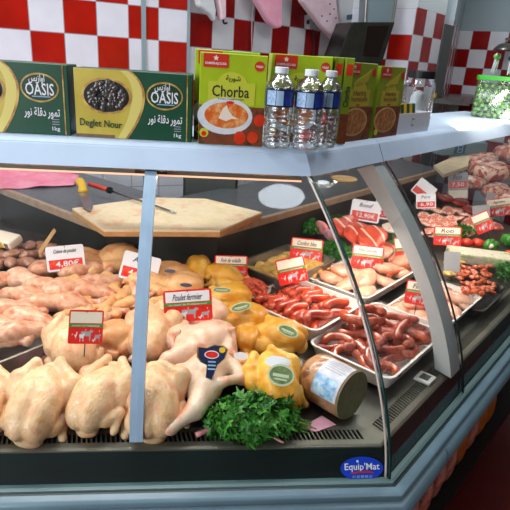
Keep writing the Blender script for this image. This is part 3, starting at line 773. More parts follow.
for k, (a, b) in enumerate(((317, 325), (326, 335), (336, 345))):
    xa, xb = fx(a, .555), fx(b, .555)
    soup_box(['lime soup box turned spine out, nearest the bottles', 'lime soup box turned spine out, between two other spines', 'lime soup box turned spine out, next to the harira boxes'][k], (xa + xb) / 2, .555, .03, (xb - xa) * .96, Hc * 1.05, 'spine', .15)
def wt(px, n, py=138, z=None):
    return solve_px(lambda t: P_wing(t, n, SHZ if z is None else z), px, 0, 2.6)
for k, (a, b, nn) in enumerate(((338, 368, .445), (371.5, 396, .445))):
    ta, tb = wt(a, nn), wt(b, nn); H = on_wing((a + b) / 2, 62 + 4 * k, nn).z - SHZ
    c = P_wing((ta + tb) / 2, nn, SHZ)
    soup_box(['olive green harira soup box nearer the bottles', 'olive green harira soup box beside the plastic jar'][k], c.x, c.y, A, tb - ta, H, 'harira')

# water bottles
def bottle(label, px, pyt, n, rpx):
    p = Vector((fx(px, n), n, SHZ)); R = rpx * dist_px((p.x, n, .72)); H = ftop(px, pyt, n) - SHZ
    r = thing('water_bottle', label, 'bottle', (p.x, n, SHZ), (0, 0, 0), 'small water bottles on the shelf')
    pr = [(R * .55, .001), (R * .9, .002), (R, .01 * H / .2)]
    z = .06
    while z < .46:
        pr += [(R, z * H), (R * .93, (z + .018) * H), (R * .93, (z + .028) * H), (R, (z + .046) * H)]; z += .058
    pr += [(R * .97, .52 * H), (R * .97, .74 * H), (R, .755 * H), (R * .95, .79 * H), (R * .78, .83 * H), (R * .5, .895 * H), (R * .40, .91 * H), (R * .40, .945 * H)]
    MB().lathe(pr, 28).build('bottle_body', M_bottle, r, smooth=True)
    MB().lathe([(R * .42, .92 * H), (R * .47, .925 * H), (R * .47, .995 * H), (R * .42, H)], 24).build('bottle_cap', M_cap, r)
    MB().lathe([(R * .985, .525 * H), (R * .99, .53 * H), (R * .99, .735 * H), (R * .985, .74 * H)], 28, cap=False).build('bottle_label', M_navy, r, smooth=True)
    # pale printed block on the label facing front
    for a0, a1, m_, nm in ((-2.75, -2.0, M_label_pr, 'label_block'), (-1.95, -1.45, M_label_lt, 'label_stripe'), (-1.35, -.5, M_blue_label, 'label_picture')):
        mb = MB(); k = 6; vs = []
        for i in range(k + 1):
            a = a0 + (a1 - a0) * i / k
            for z in (.545, .72): vs.append((R * 1.0 * math.cos(a), R * 1.0 * math.sin(a), z * H))
        mb.add(vs, [(2 * i, 2 * i + 2, 2 * i + 3, 2 * i + 1) for i in range(k)]); mb.build(nm, m_, r, smooth=True)
    return r
M_bottle = clear_mat('bottle_plastic', tint=(0.92, 0.95, 0.96), base=0.16, edge=0.9, rough=0.10, bump=0.3, bscale=60, stretch=(.6, .6, 2))
bottle('small water bottle standing alone nearest the chorba box', 276, 66.5, .437, 14.2)
bottle('small water bottle in front, at the corner of the shelf', 304.5, 69, .433, 14.4)
bottle('small water bottle tucked behind the corner bottle', 323.5, 70, .480, 11.8)

# plastic jar with black lid, white box and little tea boxes
def frame_on_wing(px, n, py=138):
    t = wt(px, n, py); return t, P_wing(t, n, SHZ)
t, c = frame_on_wing(413, .530, 120); R = 15.5 * dist_px((c.x, c.y, .75)); H = on_wing(417, 70, .530).z - SHZ
r = thing('plastic_jar', 'clear plastic jar with black screw lid beside the harira boxes', 'jar', c, (0, 0, A))
MB().lathe([(R * .9, .001), (R, .006), (R, .72 * H), (R * .93, .79 * H), (R * .80, .83 * H), (R * .80, .88 * H)], 28).build('jar_body', M_clear, r, smooth=True)
MB().lathe([(R * .84, .86 * H), (R * .88, .865 * H), (R * .88, .985 * H), (R * .84, H)], 28).build('jar_lid', M_blacklid, r)
o = mobj('paper_bag', sdf_mesh('paper_bag', [('e', (-.005, 0, .07), (R * .6, R * .5, .065)), ('e', (.01, 0, .04), (R * .7, R * .6, .035))], k=.02, res=.008, amp=.003, freq=70, seed=5), M_bag)
o.location = c; o.rotation_euler = (0, 0, A); tag(o, 'crumpled white bag inside the clear jar', 'bag')
MB().box((R * .2, -R * 1.01, .55 * H), (R * .5, -R * .96, .63 * H)).build('yellow_sticker', M_knife_y, r)
ta, tb = wt(395, .446), wt(428, .446); H2 = on_wing(414, 113, .448).z - SHZ; c2 = P_wing((ta + tb) / 2, .448, SHZ)
WB = tb - ta
wb = thing('card_holder', 'white open box in front of the plastic jar', 'box', c2, (0, 0, A))
mb = MB(); D_ = .055; T4 = .002
for lo, hi in (((-WB / 2, 0, 0), (WB / 2, D_, T4)), ((-WB / 2, 0, 0), (WB / 2, T4, H2)), ((-WB / 2, D_ - T4, 0), (WB / 2, D_, H2)), ((-WB / 2, 0, 0), (-WB / 2 + T4, D_, H2)), ((WB / 2 - T4, 0, 0), (WB / 2, D_, H2))): mb.box(lo, hi)
mb.build('box_body', M_cap, wb)
flat('print', rect(-.02, H2 * .35, .0, H2 * .75), M_grey, wb, y=-.0012); flat('print', rect(-.018, H2 * .45, -.002, H2 * .65), M_cap, wb, y=-.0016)
for k, (ox, m_, lab) in enumerate(((-WB * .27, M_knife_y, 'small yellow and green packet leaning in the white box'), (-WB * .02, M_dkgreen, 'small dark green packet leaning in the white box'))):
    rr_ = thing('tea_packet', lab, 'packet', c2 + Vector((CA, SA, 0)) * ox + Vector((-SA, CA, 0)) * .008 + Vector((0, 0, H2 * .45)), (-.15, 0, A))
    b = MB(); b.box((-WB * .13, 0, 0), (WB * .13, .02, H2 * 1.0)); b.build('packet', m_, rr_, bevel=.001, seg=1)
    flat('packet_stripe', rect(-WB * .05, .002, WB * .03, H2 * .97), M_dkgreen if k == 0 else M_knife_y, rr_, y=-.0014)
# lollipop tub
t, c = frame_on_wing(492, .545, 125); R = 19 * dist_px((c.x, c.y, .75)); H = on_wing(494, 79, .545).z - SHZ
r = thing('lollipop_tub', 'clear square tub with bright green lid full of green lollipops', 'tub', c, (0, 0, A + .2))
def sq(R, z, n=6): return [(x, y, z) for x, y in rrect(-R, -R, R, R, R * .25, n)]
mb = MB(); rows = [sq(R * .97, .001), sq(R, .01), sq(R, H * .95), sq(R * .95, H)]; k = len(rows[0])
mb.add([v for q in rows for v in q], [(i * k + j, i * k + (j + 1) % k, (i + 1) * k + (j + 1) % k, (i + 1) * k + j) for i in range(3) for j in range(k)] + [tuple(range(k))[::-1]])
mb.build('tub_body', M_clear, r, smooth=True)
mb = MB(); mb.prism(sq(R * 1.06, H * .96), (0, 0, .022)); mb.build('tub_lid', M_greenlid, r, bevel=.004)
MB().prism([(R * .1, -R * 1.005, H * .25), (R * .8, -R * 1.005, H * .25), (R * .8, -R * 1.005, H * .78), (R * .1, -R * 1.005, H * .78)], (0, .001, 0)).build('tub_label', M_bluelab, r)
me_c = MB().lathe([(.0005, -.0125), (.008, -.0095), (.0125, 0), (.008, .0095), (.0005, .0125)], 12).mesh('candy'); auto(me_c, 3); me_s = MB().tube([(0, 0, .01), (0, 0, .075)], .0022, 6).mesh('lollipop_stick')
me_c1, me_c2, me_s = with_mat(me_c, M_candy), with_mat(me_c, M_candy_dk), with_mat(me_s, M_cap)
for q in (me_c1, me_c2): q.polygons.foreach_set('use_smooth', [True] * len(q.polygons))
def lolly(loc, rot, dark, label, group, sc=1.0):
    o = thing('lollipop', label, 'lollipop', loc, rot, group); o.scale = (sc, sc, sc)
    a = link(bpy.data.objects.new('candy', me_c2 if dark else me_c1)); a.parent = o
    b = link(bpy.data.objects.new('lollipop_stick', me_s)); b.parent = o
Mt = Matrix.Translation(c) @ Matrix.Rotation(A + .2, 4, 'Z')
rr = random.Random(8)
NL = 7
for lay in range(NL):
    for i in range(6):
        for j in range(6):
            if 0 < i < 5 and 0 < j < 5: continue
            f = Vector(((i - 2.5), (j - 2.5), 0)) * (R * .335)
            sx = (lay % 2) * R * .16 * (1 if j in (0, 5) else 0); sy = (lay % 2) * R * .16 * (1 if i in (0, 5) and j not in (0, 5) else 0)
            q = Mt @ Vector((min(f.x + sx, R * .86) + rr.uniform(-.003, .003), f.y + sy + rr.uniform(-.003, .003), .016 + lay * (H - .03) / NL + rr.uniform(-.004, .004)))
            ang = math.atan2(-f.y, -f.x) + A + .2 + rr.uniform(-.5, .5)
            lolly(q, (0, rr.uniform(1.0, 1.9), ang), False, 'green lollipop packed inside the clear tub', 'lollipops inside the tub')
for i in range(5):
    for j in range(2):
        q = Mt @ Vector(((i - 2) * R * .45, (j - .5) * R * .7, H + .022 + .075 + .006 * ((i + j) % 3)))
        dk = (i + 2 * j) % 3 == 0
        lolly(q, (PI + rr.uniform(-.12, .12), rr.uniform(-.15, .15), 0), dk, 'dark lollipop standing on the green lid' if dk else 'green lollipop standing on the green lid', 'dark lollipops on the lid' if dk else 'green lollipops on the lid', 1.0)

# ================================================================== MEAT MASTERS
def jit(r, s): return r.uniform(-s, s)
def chicken_mesh(seed, legs=True, res=.0045):
    r = random.Random(seed); j = lambda s=.004: jit(r, s)
    P = [('e', (-.008, 0, .044), (.082, .050, .044)),
         ('e', (.012, .016, .056), (.074, .040, .044)), ('e', (.012, -.016, .056), (.074, .040, .044)),
         ('e', (.072 + j(), j(), .028), (.020, .030, .018)),
         ('e', (-.088, j(), .040), (.018, .020, .014))]
    for s in (1, -1):
        k0 = (-.020 + j(), s * (.048 + j()), .036); k1 = (-.056 + j(.006), s * (.060 + j(.004)), .044 + j()); k2 = (-.098 + j(.008), s * (.026 + j(.008)), .046 + j(.008))
        P += [('c', k0, k1, .030, .025), ('c', k1, k2, .021, .011), ('e', k2, (.013, .011, .012))]
        e0 = (.048 + j(), s * .046, .040); e1 = (.014 + j(.006), s * (.066 + j()), .030); e2 = (.056 + j(.008), s * (.068 + j()), .018)
        P += [('c', e0, e1, .016, .013), ('c', e1, e2, .012, .008), ('e', e2, (.011, .009, .009))]
    cut = [('c', (-.12, 0, .034), (-.075, 0, .040), .010, .006)]
    return sdf_mesh('whole_chicken', P, k=.0055, res=res, amp=.0011, freq=45, seed=seed, cut=cut)
CH = [chicken_mesh(s) for s in (1, 2, 3, 4)]
CHm = {}
def chicken(label, px, py, hc, yaw, m, v=0, sc=1.0, roll=0.0, pitch=0.0, name='whole_chicken', group=None, cat='chicken'):
    """centre of the bird at a pixel, hc above the deck"""
    key = (v, m.name); sc *= .87
    if key not in CHm: CHm[key] = with_mat(CH[v], m)
    o = link(bpy.data.objects.new(name, CHm[key]))
    p = D(px, py, hc)
    R3 = Euler((roll, pitch, 0)).to_matrix().to_4x4(); Rz = Matrix.Rotation(yaw, 4, 'Z')
    o.matrix_world = Matrix.Translation(p) @ Rz @ R3 @ Matrix.Scale(sc, 4) @ Matrix.Translation((0, 0, -.048))
    return tag(o, label, cat, group)
def oval_label(parent, P, W, H, yaw, pitch, m1, m2, name='label'):
    """printed sticker resting on a bird, given in world space"""
    o = thing(name, None, None); o.matrix_world = Matrix()
    return o
def stick_on(bird, px, py, h, w, hh, rotdeg, maker, lab=None):
    """flat tag lying on the bird, facing the viewer, child of the bird"""
    p = D(px, py, h); s = dist_px(p)
    bpy.context.view_layer.update()
    v = Vector(CAM) - p; yaw = math.atan2(v.x, -v.y)
    M = Matrix.Translation(p) @ Matrix.Rotation(yaw, 4, 'Z') @ Matrix.Rotation(-.75, 4, 'X') @ Matrix.Rotation(math.radians(rotdeg - 4), 4, 'Y')
    o = maker(w * s, hh * s)
    o.parent = bird; o.matrix_parent_inverse = bird.matrix_world.inverted(); o.matrix_world = M
    if lab: o['label'] = lab
    return o
def green_oval(w, h):
    o = flat('label', ell(0, 0, w / 2, h / 2), M_label_lt2, None, y=0, th=.002)
    flat('label_print', ell(0, -.0, w * .43, h * .40), M_label_gr, o, y=-.001, th=.001)
    flat('label_line', rect(-w * .3, -h * .10, w * .3, h * .04), M_label_lt2, o, y=-.002, th=.001)
    flat('label_line', rect(-w * .22, -h * .24, w * .25, -h * .17), M_label_lt2, o, y=-.002, th=.001)
    return o
M_label_lt2 = mat('label_pale', (196, 204, 172), rough=.35)
M_label_gr = mat('label_olive', (84, 104, 62), rough=.35, rgb2=(130, 146, 96), vscale=60)
def blue_tag(w, h):
    pts = [(-.5, .42), (-.2, .40), (.05, .5), (.35, .48), (.5, .38), (.42, .12), (.30, .02), (.18, -.08), (.02, -.5), (-.18, -.46), (-.16, -.1), (-.36, -.02), (-.48, .12)]
    o = flat('label', [(x * w, z * h) for x, z in pts], M_gold, None, y=0, th=.002)
    flat('label_field', [(x * w * .9, z * h * .94) for x, z in pts], M_navy, o, y=-.001, th=.001)
    flat('label_badge', ell(-.02 * w, .20 * h, .2 * w, .09 * h), M_red, o, y=-.002, th=.001)
    flat('label_badge_ring', ell(-.02 * w, .20 * h, .23 * w, .115 * h), M_white, o, y=-.0015, th=.001)
    flat('label_flash', ell(.3 * w, .34 * h, .1 * w, .08 * h), M_knife_y, o, y=-.002, th=.001)
    for k in range(3): flat('label_line', rect(-.12 * w, (-.02 - .1 * k) * h, .12 * w, (.02 - .1 * k) * h), M_label_lt, o, y=-.002, th=.001)
    return o
def white_tag(w, h):
    o = flat('label', ell(0, 0, w / 2, h / 2), M_white, None, y=0, th=.002)
    return o
def ribbon(w, h):
    return flat('label', ell(0, 0, w / 2, h / 2), M_navy, None, y=0, th=.002)

S_, Y_ = M_skin, M_skin_yellow
dR = math.radians
# front row, pale birds (yaw: direction of the neck end)
chicken('whole pale chicken at the near end of the front row, partly cut off', -22, 405, .060, dR(-85), S_, 1, 1.0, pitch=.5)
chicken('plump pale chicken in the front row with its pointed neck end over the air grille', 37, 404, .062, dR(-98), S_, 0, 1.12, roll=-.15, pitch=.50)
chicken('round pale chicken in the front row with one drumstick raised beside it', 97, 398, .060, dR(-112), S_, 2, 1.06, roll=.2, pitch=.50)
chicken('pale chicken directly behind the blue-grey glass post, front row', 154, 402, .062, dR(-84), S_, 3, 1.08, roll=.1, pitch=.55)
chicken('pale chicken below the blank red price sign, second row', 74, 348, .075, dR(-75), S_, 1, 1.05, roll=.1, pitch=.6)
chicken('orange-tinged chicken with folded wing, between the blank red sign and the glass post', 116, 338, .060, dR(200), M_skin_orange, 2, .98, pitch=.1)
chicken('pale chicken behind the glass post, second row beside the poulet fermier sign', 150, 334, .080, dR(-95), S_, 0, 1.05, pitch=.5)
chicken('pale yellow chicken half hidden by the post above the wing pile', 148, 282, .060, dR(170), M_skin_orange, 3, .95)
# back row
chicken('pale peach chicken in the back row behind the white cuisse de poulet sign', 88, 263, .055, dR(160), M_skin_orange, 0, 1.05)
chicken('pale peach chicken in the back row nearest the tilted white sign', 117, 258, .065, dR(30), M_skin_orange, 1, 1.02)
b = chicken('pale chicken with small dark blue labels in the back row behind the poulet fermier sign', 180, 286, .060, dR(0), M_skin_orange, 2, 1.0)
stick_on(b, 186, 285, .115, 12, 4, 8, ribbon, 'narrow dark blue label')
b = chicken('pale chicken with a dark blue label close behind the glass post', 172, 275, .055, dR(190), M_skin_orange, 3, .95)
stick_on(b, 170, 271, .11, 11, 4, 5, ribbon, 'narrow dark blue label')
chicken('pale pink chicken right behind the poulet fermier sign', 208, 312, .060, dR(-60), M_skin_pale, 1, .95)

# long-legged farm birds (body with stretched leg and folded wing)
def long_bird(seed, mirror=1):
    s = mirror
    P = [('e', (0, 0, .046), (.085, .052, .044)), ('e', (-.03, .0, .058), (.055, .046, .034)), ('e', (.045, .030, .045), (.05, .032, .032)), ('e', (.045, -.030, .045), (.05, .032, .032)),
         ('c', (.05, s * .036, .050), (.120, s * .050, .038), .034, .020), ('c', (.120, s * .050, .038), (.172, s * .030, .024), .018, .010), ('e', (.178, s * .028, .022), (.016, .012, .011)),
         ('c', (.05, -s * .036, .046), (.110, -s * .030, .034), .032, .020), ('c', (.110, -s * .030, .034), (.158, -s * .046, .020), .017, .009), ('e', (.160, -s * .046, .02), (.014, .012, .011)),
         ('c', (-.045, s * .048, .055), (-.02, s * .088, .05), .019, .015), ('c', (-.02, s * .088, .05), (.03, s * .070, .066), .014, .009), ('c', (.03, s * .070, .066), (.062, s * .058, .062), .009, .004),
         ('c', (-.045, -s * .048, .05), (-.02, -s * .082, .04), .018, .014), ('c', (-.02, -s * .082, .04), (-.06, -s * .09, .03), .013, .008)]
    return sdf_mesh('farm_chicken', P, k=.012, res=.005, amp=.001, freq=50, seed=seed)
LB = [with_mat(long_bird(31, 1), mat('grey_pink_skin', (216, 176, 142), rough=.34, rgb2=(224, 200, 176), rgb3=(222, 148, 116), vscale=16, bump=.3, bscale=180, sss=.12, coat=.2)), with_mat(long_bird(32, -1), M_skin_pale)]
def lbird(label, px, py, hc, yaw, k, sc, roll=0.0):
    o = link(bpy.data.objects.new('farm_chicken', LB[k])); p = D(px, py, hc)
    o.matrix_world = Matrix.Translation(p) @ Matrix.Rotation(yaw, 4, 'Z') @ Matrix.Rotation(roll, 4, 'X') @ Matrix.Scale(sc, 4) @ Matrix.Translation((0, 0, -.048))
    return tag(o, label, 'chicken')
fb = lbird('greyish pink farm chicken with dark blue label and legs stretched forward, beside the parsley bunch', 205, 372, .060, dR(-122), 0, 1.02)
stick_on(fb, 212, 362, .125, 32, 36, 5, blue_tag, 'dark blue and gold label with red badge')
lbird('pale pink farm chicken lying below the poulet fermier sign with one leg stretched out', 205, 340, .075, dR(205), 1, 1.0)

# corn-fed yellow birds
b = chicken('yellow chicken furthest back, touching the foie de volaille sign', 224, 276, .055, dR(150), Y_, 1, .92)
chicken('yellow chicken furthest back beside the pale blue-labelled birds', 199, 268, .060, dR(95), Y_, 2, .85)
b = chicken('yellow chicken with a long dark label, under the foie de volaille sign', 230, 297, .060, dR(10), Y_, 0, .88)
stick_on(b, 222, 290, .112, 20, 6, 4, green_oval, 'long dark green label')
b = chicken('yellow chicken with an upturned oval label, halfway back in the yellow row', 246, 316, .062, dR(-30), Y_, 3, .86)
stick_on(b, 241, 307, .112, 22, 9, -14, green_oval, 'oval green label')
b = chicken('smaller yellow chicken wedged between its labelled neighbours', 248, 338, .050, dR(-100), Y_, 1, .72)
b = chicken('big yellow chicken with an oval label, beside the merguez tray', 280, 336, .060, dR(-25), Y_, 2, 1.0, roll=.15)
stick_on(b, 288, 331, .118, 22, 11, 22, green_oval, 'oval green label')
b = chicken('yellow chicken with a big round green label behind the parsley bunch', 277, 384, .066, dR(-75), Y_, 0, 1.02, pitch=.45)
stick_on(b, 281, 375, .120, 27, 22, 8, green_oval, 'round green label')
stick_on(b, 278, 362, .125, 26, 12, 5, white_tag, 'white film patch')
b = chicken('small yellow chicken with a white patch, between farm chicken and round-labelled bird', 241, 366, .045, dR(-95), Y_, 3, .66)
stick_on(b, 241, 356, .088, 15, 8, 5, white_tag, 'white patch')
# loose chicken feet and neck pieces beside the yellow birds
for px, py, h, yaw, lab in ((231, 342, .085, -1.5, 'pair of pale chicken feet hanging between farm chicken and yellow birds'), (176, 345, .085, -1.4, 'pale chicken foot hanging beside the glass post')):
    mb = [('c', (-.03, -.008, 0), (.02, -.008, .002), .006, .006), ('c', (-.03, .010, 0), (.022, .009, .0), .006, .006), ('e', (.03, 0, -.002), (.017, .013, .011)), ('c', (-.03, -.008, 0), (-.034, .010, .002), .007, .007)]
    o = mobj('chicken_feet', sdf_mesh('chicken_feet', mb, k=.008, res=.004, amp=.0006, seed=4), M_skin_pink); o.matrix_world = Matrix.Translation(D(px, py, h)) @ Matrix.Rotation(yaw, 4, 'Z') @ Matrix.Rotation(.7, 4, 'Y')
    tag(o, lab, 'chicken feet')
mb = MB(); pts = [D(196, 435, .02), D(230, 424, .02), D(262, 432, .012), D(284, 443, .006)]
mb.tube(catmull(pts, 5), lambda t: .006 - .003 * t, 8)
tag(mb.build('chicken_shank', mat('pink_shank', (232, 150, 150), rough=.35, sss=.1), smooth=True), 'thin pink chicken shank lying along the air grille below the parsley', 'chicken shank')

# chicken legs, wings, breasts -------------------------------------------------
def leg_mesh(seed):
    r = random.Random(seed); j = lambda s=.004: jit(r, s)
    return sdf_mesh('chicken_leg', [('e', (-.032, 0, .026), (.044, .036, .026)), ('c', (-.012, .006, .024), (.040 + j(), .010 + j(), .022), .028, .020), ('c', (.040, .010, .022), (.078 + j(), j(.012), .018), .017, .010), ('e', (.084, 0, .018), (.013, .013, .012)), ('e', (-.06, -.012, .022), (.02, .022, .016))], k=.012, res=.0045, amp=.0014, freq=60, seed=seed)
LEG = [with_mat(leg_mesh(s), M_skin_pink) for s in (51, 52, 53)]
def wing_mesh(seed):
    r = random.Random(seed); j = lambda s=.004: jit(r, s)
    return sdf_mesh('chicken_wing', [('c', (-.040, -.012, .012), (.0, .016 + j(), .014), .015, .012), ('c', (.0, .016, .014), (.040, -.010 + j(), .012), .012, .009), ('c', (.040, -.010, .012), (.058, .006, .010), .008, .004), ('e', (-.006, .004, .012), (.022, .012, .007)), ('e', (-.043, -.014, .012), (.015, .014, .013))], k=.010, res=.004, amp=.001, freq=80, seed=seed)
WNG = [with_mat(wing_mesh(s), M_skin_orange if s % 2 else M_skin_pink) for s in (61, 62, 63)]
def breast_mesh(seed):
    r = random.Random(seed); j = lambda s=.006: jit(r, s)
    return sdf_mesh('chicken_breast', [('e', (0, 0, .014), (.056, .036, .017)), ('e', (.030, j(), .012), (.040, .022, .013)), ('e', (-.03, j(), .014), (.032, .034, .015))], k=.012, res=.0045, amp=.0012, freq=60, seed=seed)
BRS = [with_mat(breast_mesh(s), M_breast) for s in (71, 72, 73)]
def put(masters, i, name, label, cat, px, py, h, yaw, sc=1.0, roll=0.0, pitch=0.0, group=None):
    o = link(bpy.data.objects.new(name, masters[i % len(masters)])); p = D(px, py, h)
    o.matrix_world = Matrix.Translation(p) @ Matrix.Rotation(yaw, 4, 'Z') @ Euler((roll, pitch, 0)).to_matrix().to_4x4() @ Matrix.Scale(sc, 4)
    return tag(o, label, cat, group)
GL = 'raw chicken legs in the open heap'
LL = 'pink raw chicken leg in the heap below the cuisse de poulet sign'
for i, (px, py, h, yw, rl) in enumerate(((28, 286, .045, -.6, .5), (55, 276, .045, .1, 0), (84, 275, .045, .15, .3), (22, 302, .055, 2.8, 0), (50, 296, .062, -.35, -.3), (70, 296, .060, .2, .2), (92, 300, .045, -.2, .1), (46, 311, .045, -.1, .3), (8, 288, .04, .5, 0), (64, 309, .045, 2.6, 0), (104, 290, .035, .4, .2))):
    put(LEG, i, 'drumstick', LL, 'chicken leg', px, py, h, yw, 1.0, rl, 0, GL)
LT = 'raw chicken leg in the steel tray at the cut-off side of the counter'
for i, (px, py, h, yw, rl) in enumerate(((12, 318, .05, .1, 0), (32, 327, .05, -.5, .3), (26, 341, .05, .2, -.2), (4, 336, .045, -.3, .2), (-8, 350, .045, .2, 0))):
    put(LEG, i + 1, 'drumstick', LT, 'chicken leg', px, py, h, yw, 1.0, rl, 0, 'raw chicken legs in the steel tray')
rr = random.Random(21)
for i in range(26):
    px = 76 + (i % 7) * 10 + rr.uniform(-4, 4); py = 284 + (i // 7) * 11.5 + rr.uniform(-3, 3)
    put(WNG, i, 'chicken_wing', 'raw chicken wing in the loose pile around the tilted white sign', 'chicken wing', px, py, .045 + .010 * rr.random(), rr.uniform(-.9, .9) + (PI if rr.random() > .5 else 0), 1.0, rr.uniform(-.5, .5), rr.uniform(-.3, .3), 'raw chicken wings in the loose pile')
for i in range(6):
    put(WNG, i, 'chicken_wing', 'raw chicken wing tucked between the post and the blue-labelled chickens', 'chicken wing', 158 + i * 7, 306 + (i % 3) * 5, .06, rr.uniform(-1, 1), 1.0, rr.uniform(-.5, .5), 0, 'raw chicken wings by the post')

# trays --------------------------------------------------------------------------
def tray(name, label, c, rz, w, d, h, m, z=None, flare=.012):
    r = link(bpy.data.objects.new(name, None)); r.location = c; r.rotation_euler = (0, 0, rz); tag(r, label, 'tray')
    mb = MB(); w2, d2 = w / 2, d / 2; t = .0025
    rows = [rrect(-w2 + flare, -d2 + flare, w2 - flare, d2 - flare, .02), rrect(-w2, -d2, w2, d2, .025), rrect(-w2 + t, -d2 + t, w2 - t, d2 - t, .024), rrect(-w2 + flare + t, -d2 + flare + t, w2 - flare - t, d2 - flare - t, .019)]
    zs = [0.001, h, h, .004]; k = len(rows[0])
    vs = [(x, y, zz) for q, zz in zip(rows, zs) for x, y in q]
    fs = [(i * k + j, i * k + (j + 1) % k, (i + 1) * k + (j + 1) % k, (i + 1) * k + j) for i in range(3) for j in range(k)] + [tuple(range(k))[::-1], tuple(3 * k + j for j in range(k))]
    mb.add(vs, fs); mb.build('tray_body', m, r)
    mb = MB(); rim = [rrect(-w2 - .004, -d2 - .004, w2 + .004, d2 + .004, .027), rrect(-w2 + t, -d2 + t, w2 - t, d2 - t, .024)]
    vs = [(x, y, h - .002) for x, y in rim[0]] + [(x, y, h + .0015) for x, y in rim[0]] + [(x, y, h + .0015) for x, y in rim[1]]
    mb.add(vs, [(i * k + j, i * k + (j + 1) % k, (i + 1) * k + (j + 1) % k, (i + 1) * k + j) for i in range(2) for j in range(k)]); mb.build('tray_rim', m, r)
    return r
def deckpt(px, py, lift=.008): return D(px, py, lift)
tray('steel_tray', 'deep steel tray of chicken legs at the cut-off side of the counter', deckpt(-4, 358), -A, .20, .19, .048, mat('tray_steel', (176, 168, 158), rough=.35, metal=.5, var=.06))
tray('black_tray', 'black tray under the heap of pink chicken legs', deckpt(28, 312), -A * .5, .19, .17, .035, M_tray_black)
def tray3(name, label, L, Fp, Rp, h, m):
    """tray square to the right wing from the pixels of its left, near and right rim corners"""
    l, f, q = D(*L, h), D(*Fp, h), D(*Rp, h); dx = Vector((CA, SA, 0)); dy = Vector((-SA, CA, 0))
    w = (q - f).dot(dx); d = (l - f).dot(dy); c = (l + q) / 2; c.z = zdeck(depth_in(c)) + .009
    tray(name, label, c, A, w, d, h, m)
    return Matrix.Translation(c) @ Matrix.Rotation(A, 4, 'Z'), w, d
Fy, wy, dy_ = tray3('steel_tray', 'steel tray of yellow marinated chicken behind the tilted blank sign', (242, 263), (282, 290), (330, 264), .058, M_steel)
tray('steel_tray', 'steel tray of loose red mince beside the yellow chickens', deckpt(250, 297), A, .12, .13, .03, M_steel_dark)
Ft, wtm, dtm = tray3('white_tray', 'white tray of merguez under cling film between the yellow chickens and the curled sausages', (250, 297), (311, 343), (356, 311), .045, M_tray_white)
Fs, wts, dts = tray3('white_tray', 'white tray of curled sausages under crinkled film at the counter corner', (311, 343), (390, 388), (446, 334), .042, M_tray_white)
Fb, wtb, dtb = tray3('white_tray', 'white tray of chicken breasts below the filet de poulet sign', (316, 277), (366, 309), (426, 264), .038, M_tray_white)
Ff, wtf, dtf = tray3('white_tray', 'white tray of pink fillets behind the curved post', (388, 309), (440, 340), (478, 300), .036, M_tray_white)
tray('black_tray', 'black tray under the sliced red beef', deckpt(368, 262), A, .17, .15, .025, M_tray_black)

def sausage_mesh(pts, r=.0125, n=10):
    mb = MB(); cp = catmull(pts, 6)
    def rad(t):
        e = min(t, 1 - t) * (len(cp) - 1) / 2.2
        return r * (min(1, .25 + .75 * math.sqrt(max(e, 0))) if e < 1 else 1)
    mb.tube(cp, rad, n); return mb.mesh('sausage')
rr = random.Random(5)
def frame_at(c, rz): return Matrix.Translation(c) @ Matrix.Rotation(rz, 4, 'Z')
sm = []
for v in range(4):
    b = [(-.046, -.006, .0), (-.023, .006 + .005 * v, .002), (.0, .009, .004), (.023, .004 - .004 * v, .002), (.046, -.008 + .005 * v, 0)]
    me = sausage_mesh(b, .0135); auto(me, 3); sm.append(with_mat(me, M_merguez))
for i in range(26):
    o = link(bpy.data.objects.new('merguez_sausage', sm[i % 4]))
    lay = i // 14; k = i % 14 if lay == 0 else i - 14; n_k = 7 if lay == 0 else 6
    x = (-.25 if k < n_k else .25) * wtm * (.8 if lay else .85) + rr.uniform(-.006, .006); y = ((k % n_k + .5) / n_k - .5) * dtm * (.86 if lay == 0 else .75) + rr.uniform(-.005, .005)
    o.matrix_world = Ft @ Matrix.Translation((x, y, .020 + lay * .019 + .004 * (i % 3))) @ Matrix.Rotation(rr.uniform(-.4, .4) + (PI if i % 2 else 0), 4, 'Z')
    tag(o, 'orange-red merguez sausage in the film-covered white tray beside the yellow chickens', 'sausage', 'merguez in the white tray')
sm2 = []
arcs = ([(-.05, -.01), (-.03, .025), (.0, .034), (.03, .026), (.048, -.002)], [(-.055, .0), (-.02, .012), (.015, .006), (.05, .016)], [(-.04, -.028), (-.045, .005), (-.02, .028), (.015, .026), (.03, .002), (.018, -.02)], [(-.05, .012), (-.015, -.004), (.02, .004), (.055, -.012)])
for q in arcs:
    me = sausage_mesh([(x, y, .002 * k) for k, (x, y) in enumerate(q)], .0125); auto(me, 3); sm2.append(with_mat(me, M_sausage))
for i in range(34):
    o = link(bpy.data.objects.new('curled_sausage', sm2[i % 4]))
    lay = i // 20; k = i if lay == 0 else i - 20; nc = 5; nr = 4 if lay == 0 else 3
    x = ((k % nc + .5) / nc - .5) * wts * (.88 - .08 * lay) + rr.uniform(-.008, .008); y = ((k // nc + .5) / nr - .5) * dts * (.80 - .1 * lay) + rr.uniform(-.006, .006)
    o.matrix_world = Fs @ Matrix.Translation((x, y, .018 + .019 * lay + .004 * (i % 3))) @ Matrix.Rotation(rr.uniform(0, 6.28), 4, 'Z') @ Matrix.Scale(1.0, 4)
    tag(o, 'dark red curled sausage in the film-covered white tray at the counter corner', 'sausage', 'curled sausages in the corner tray')
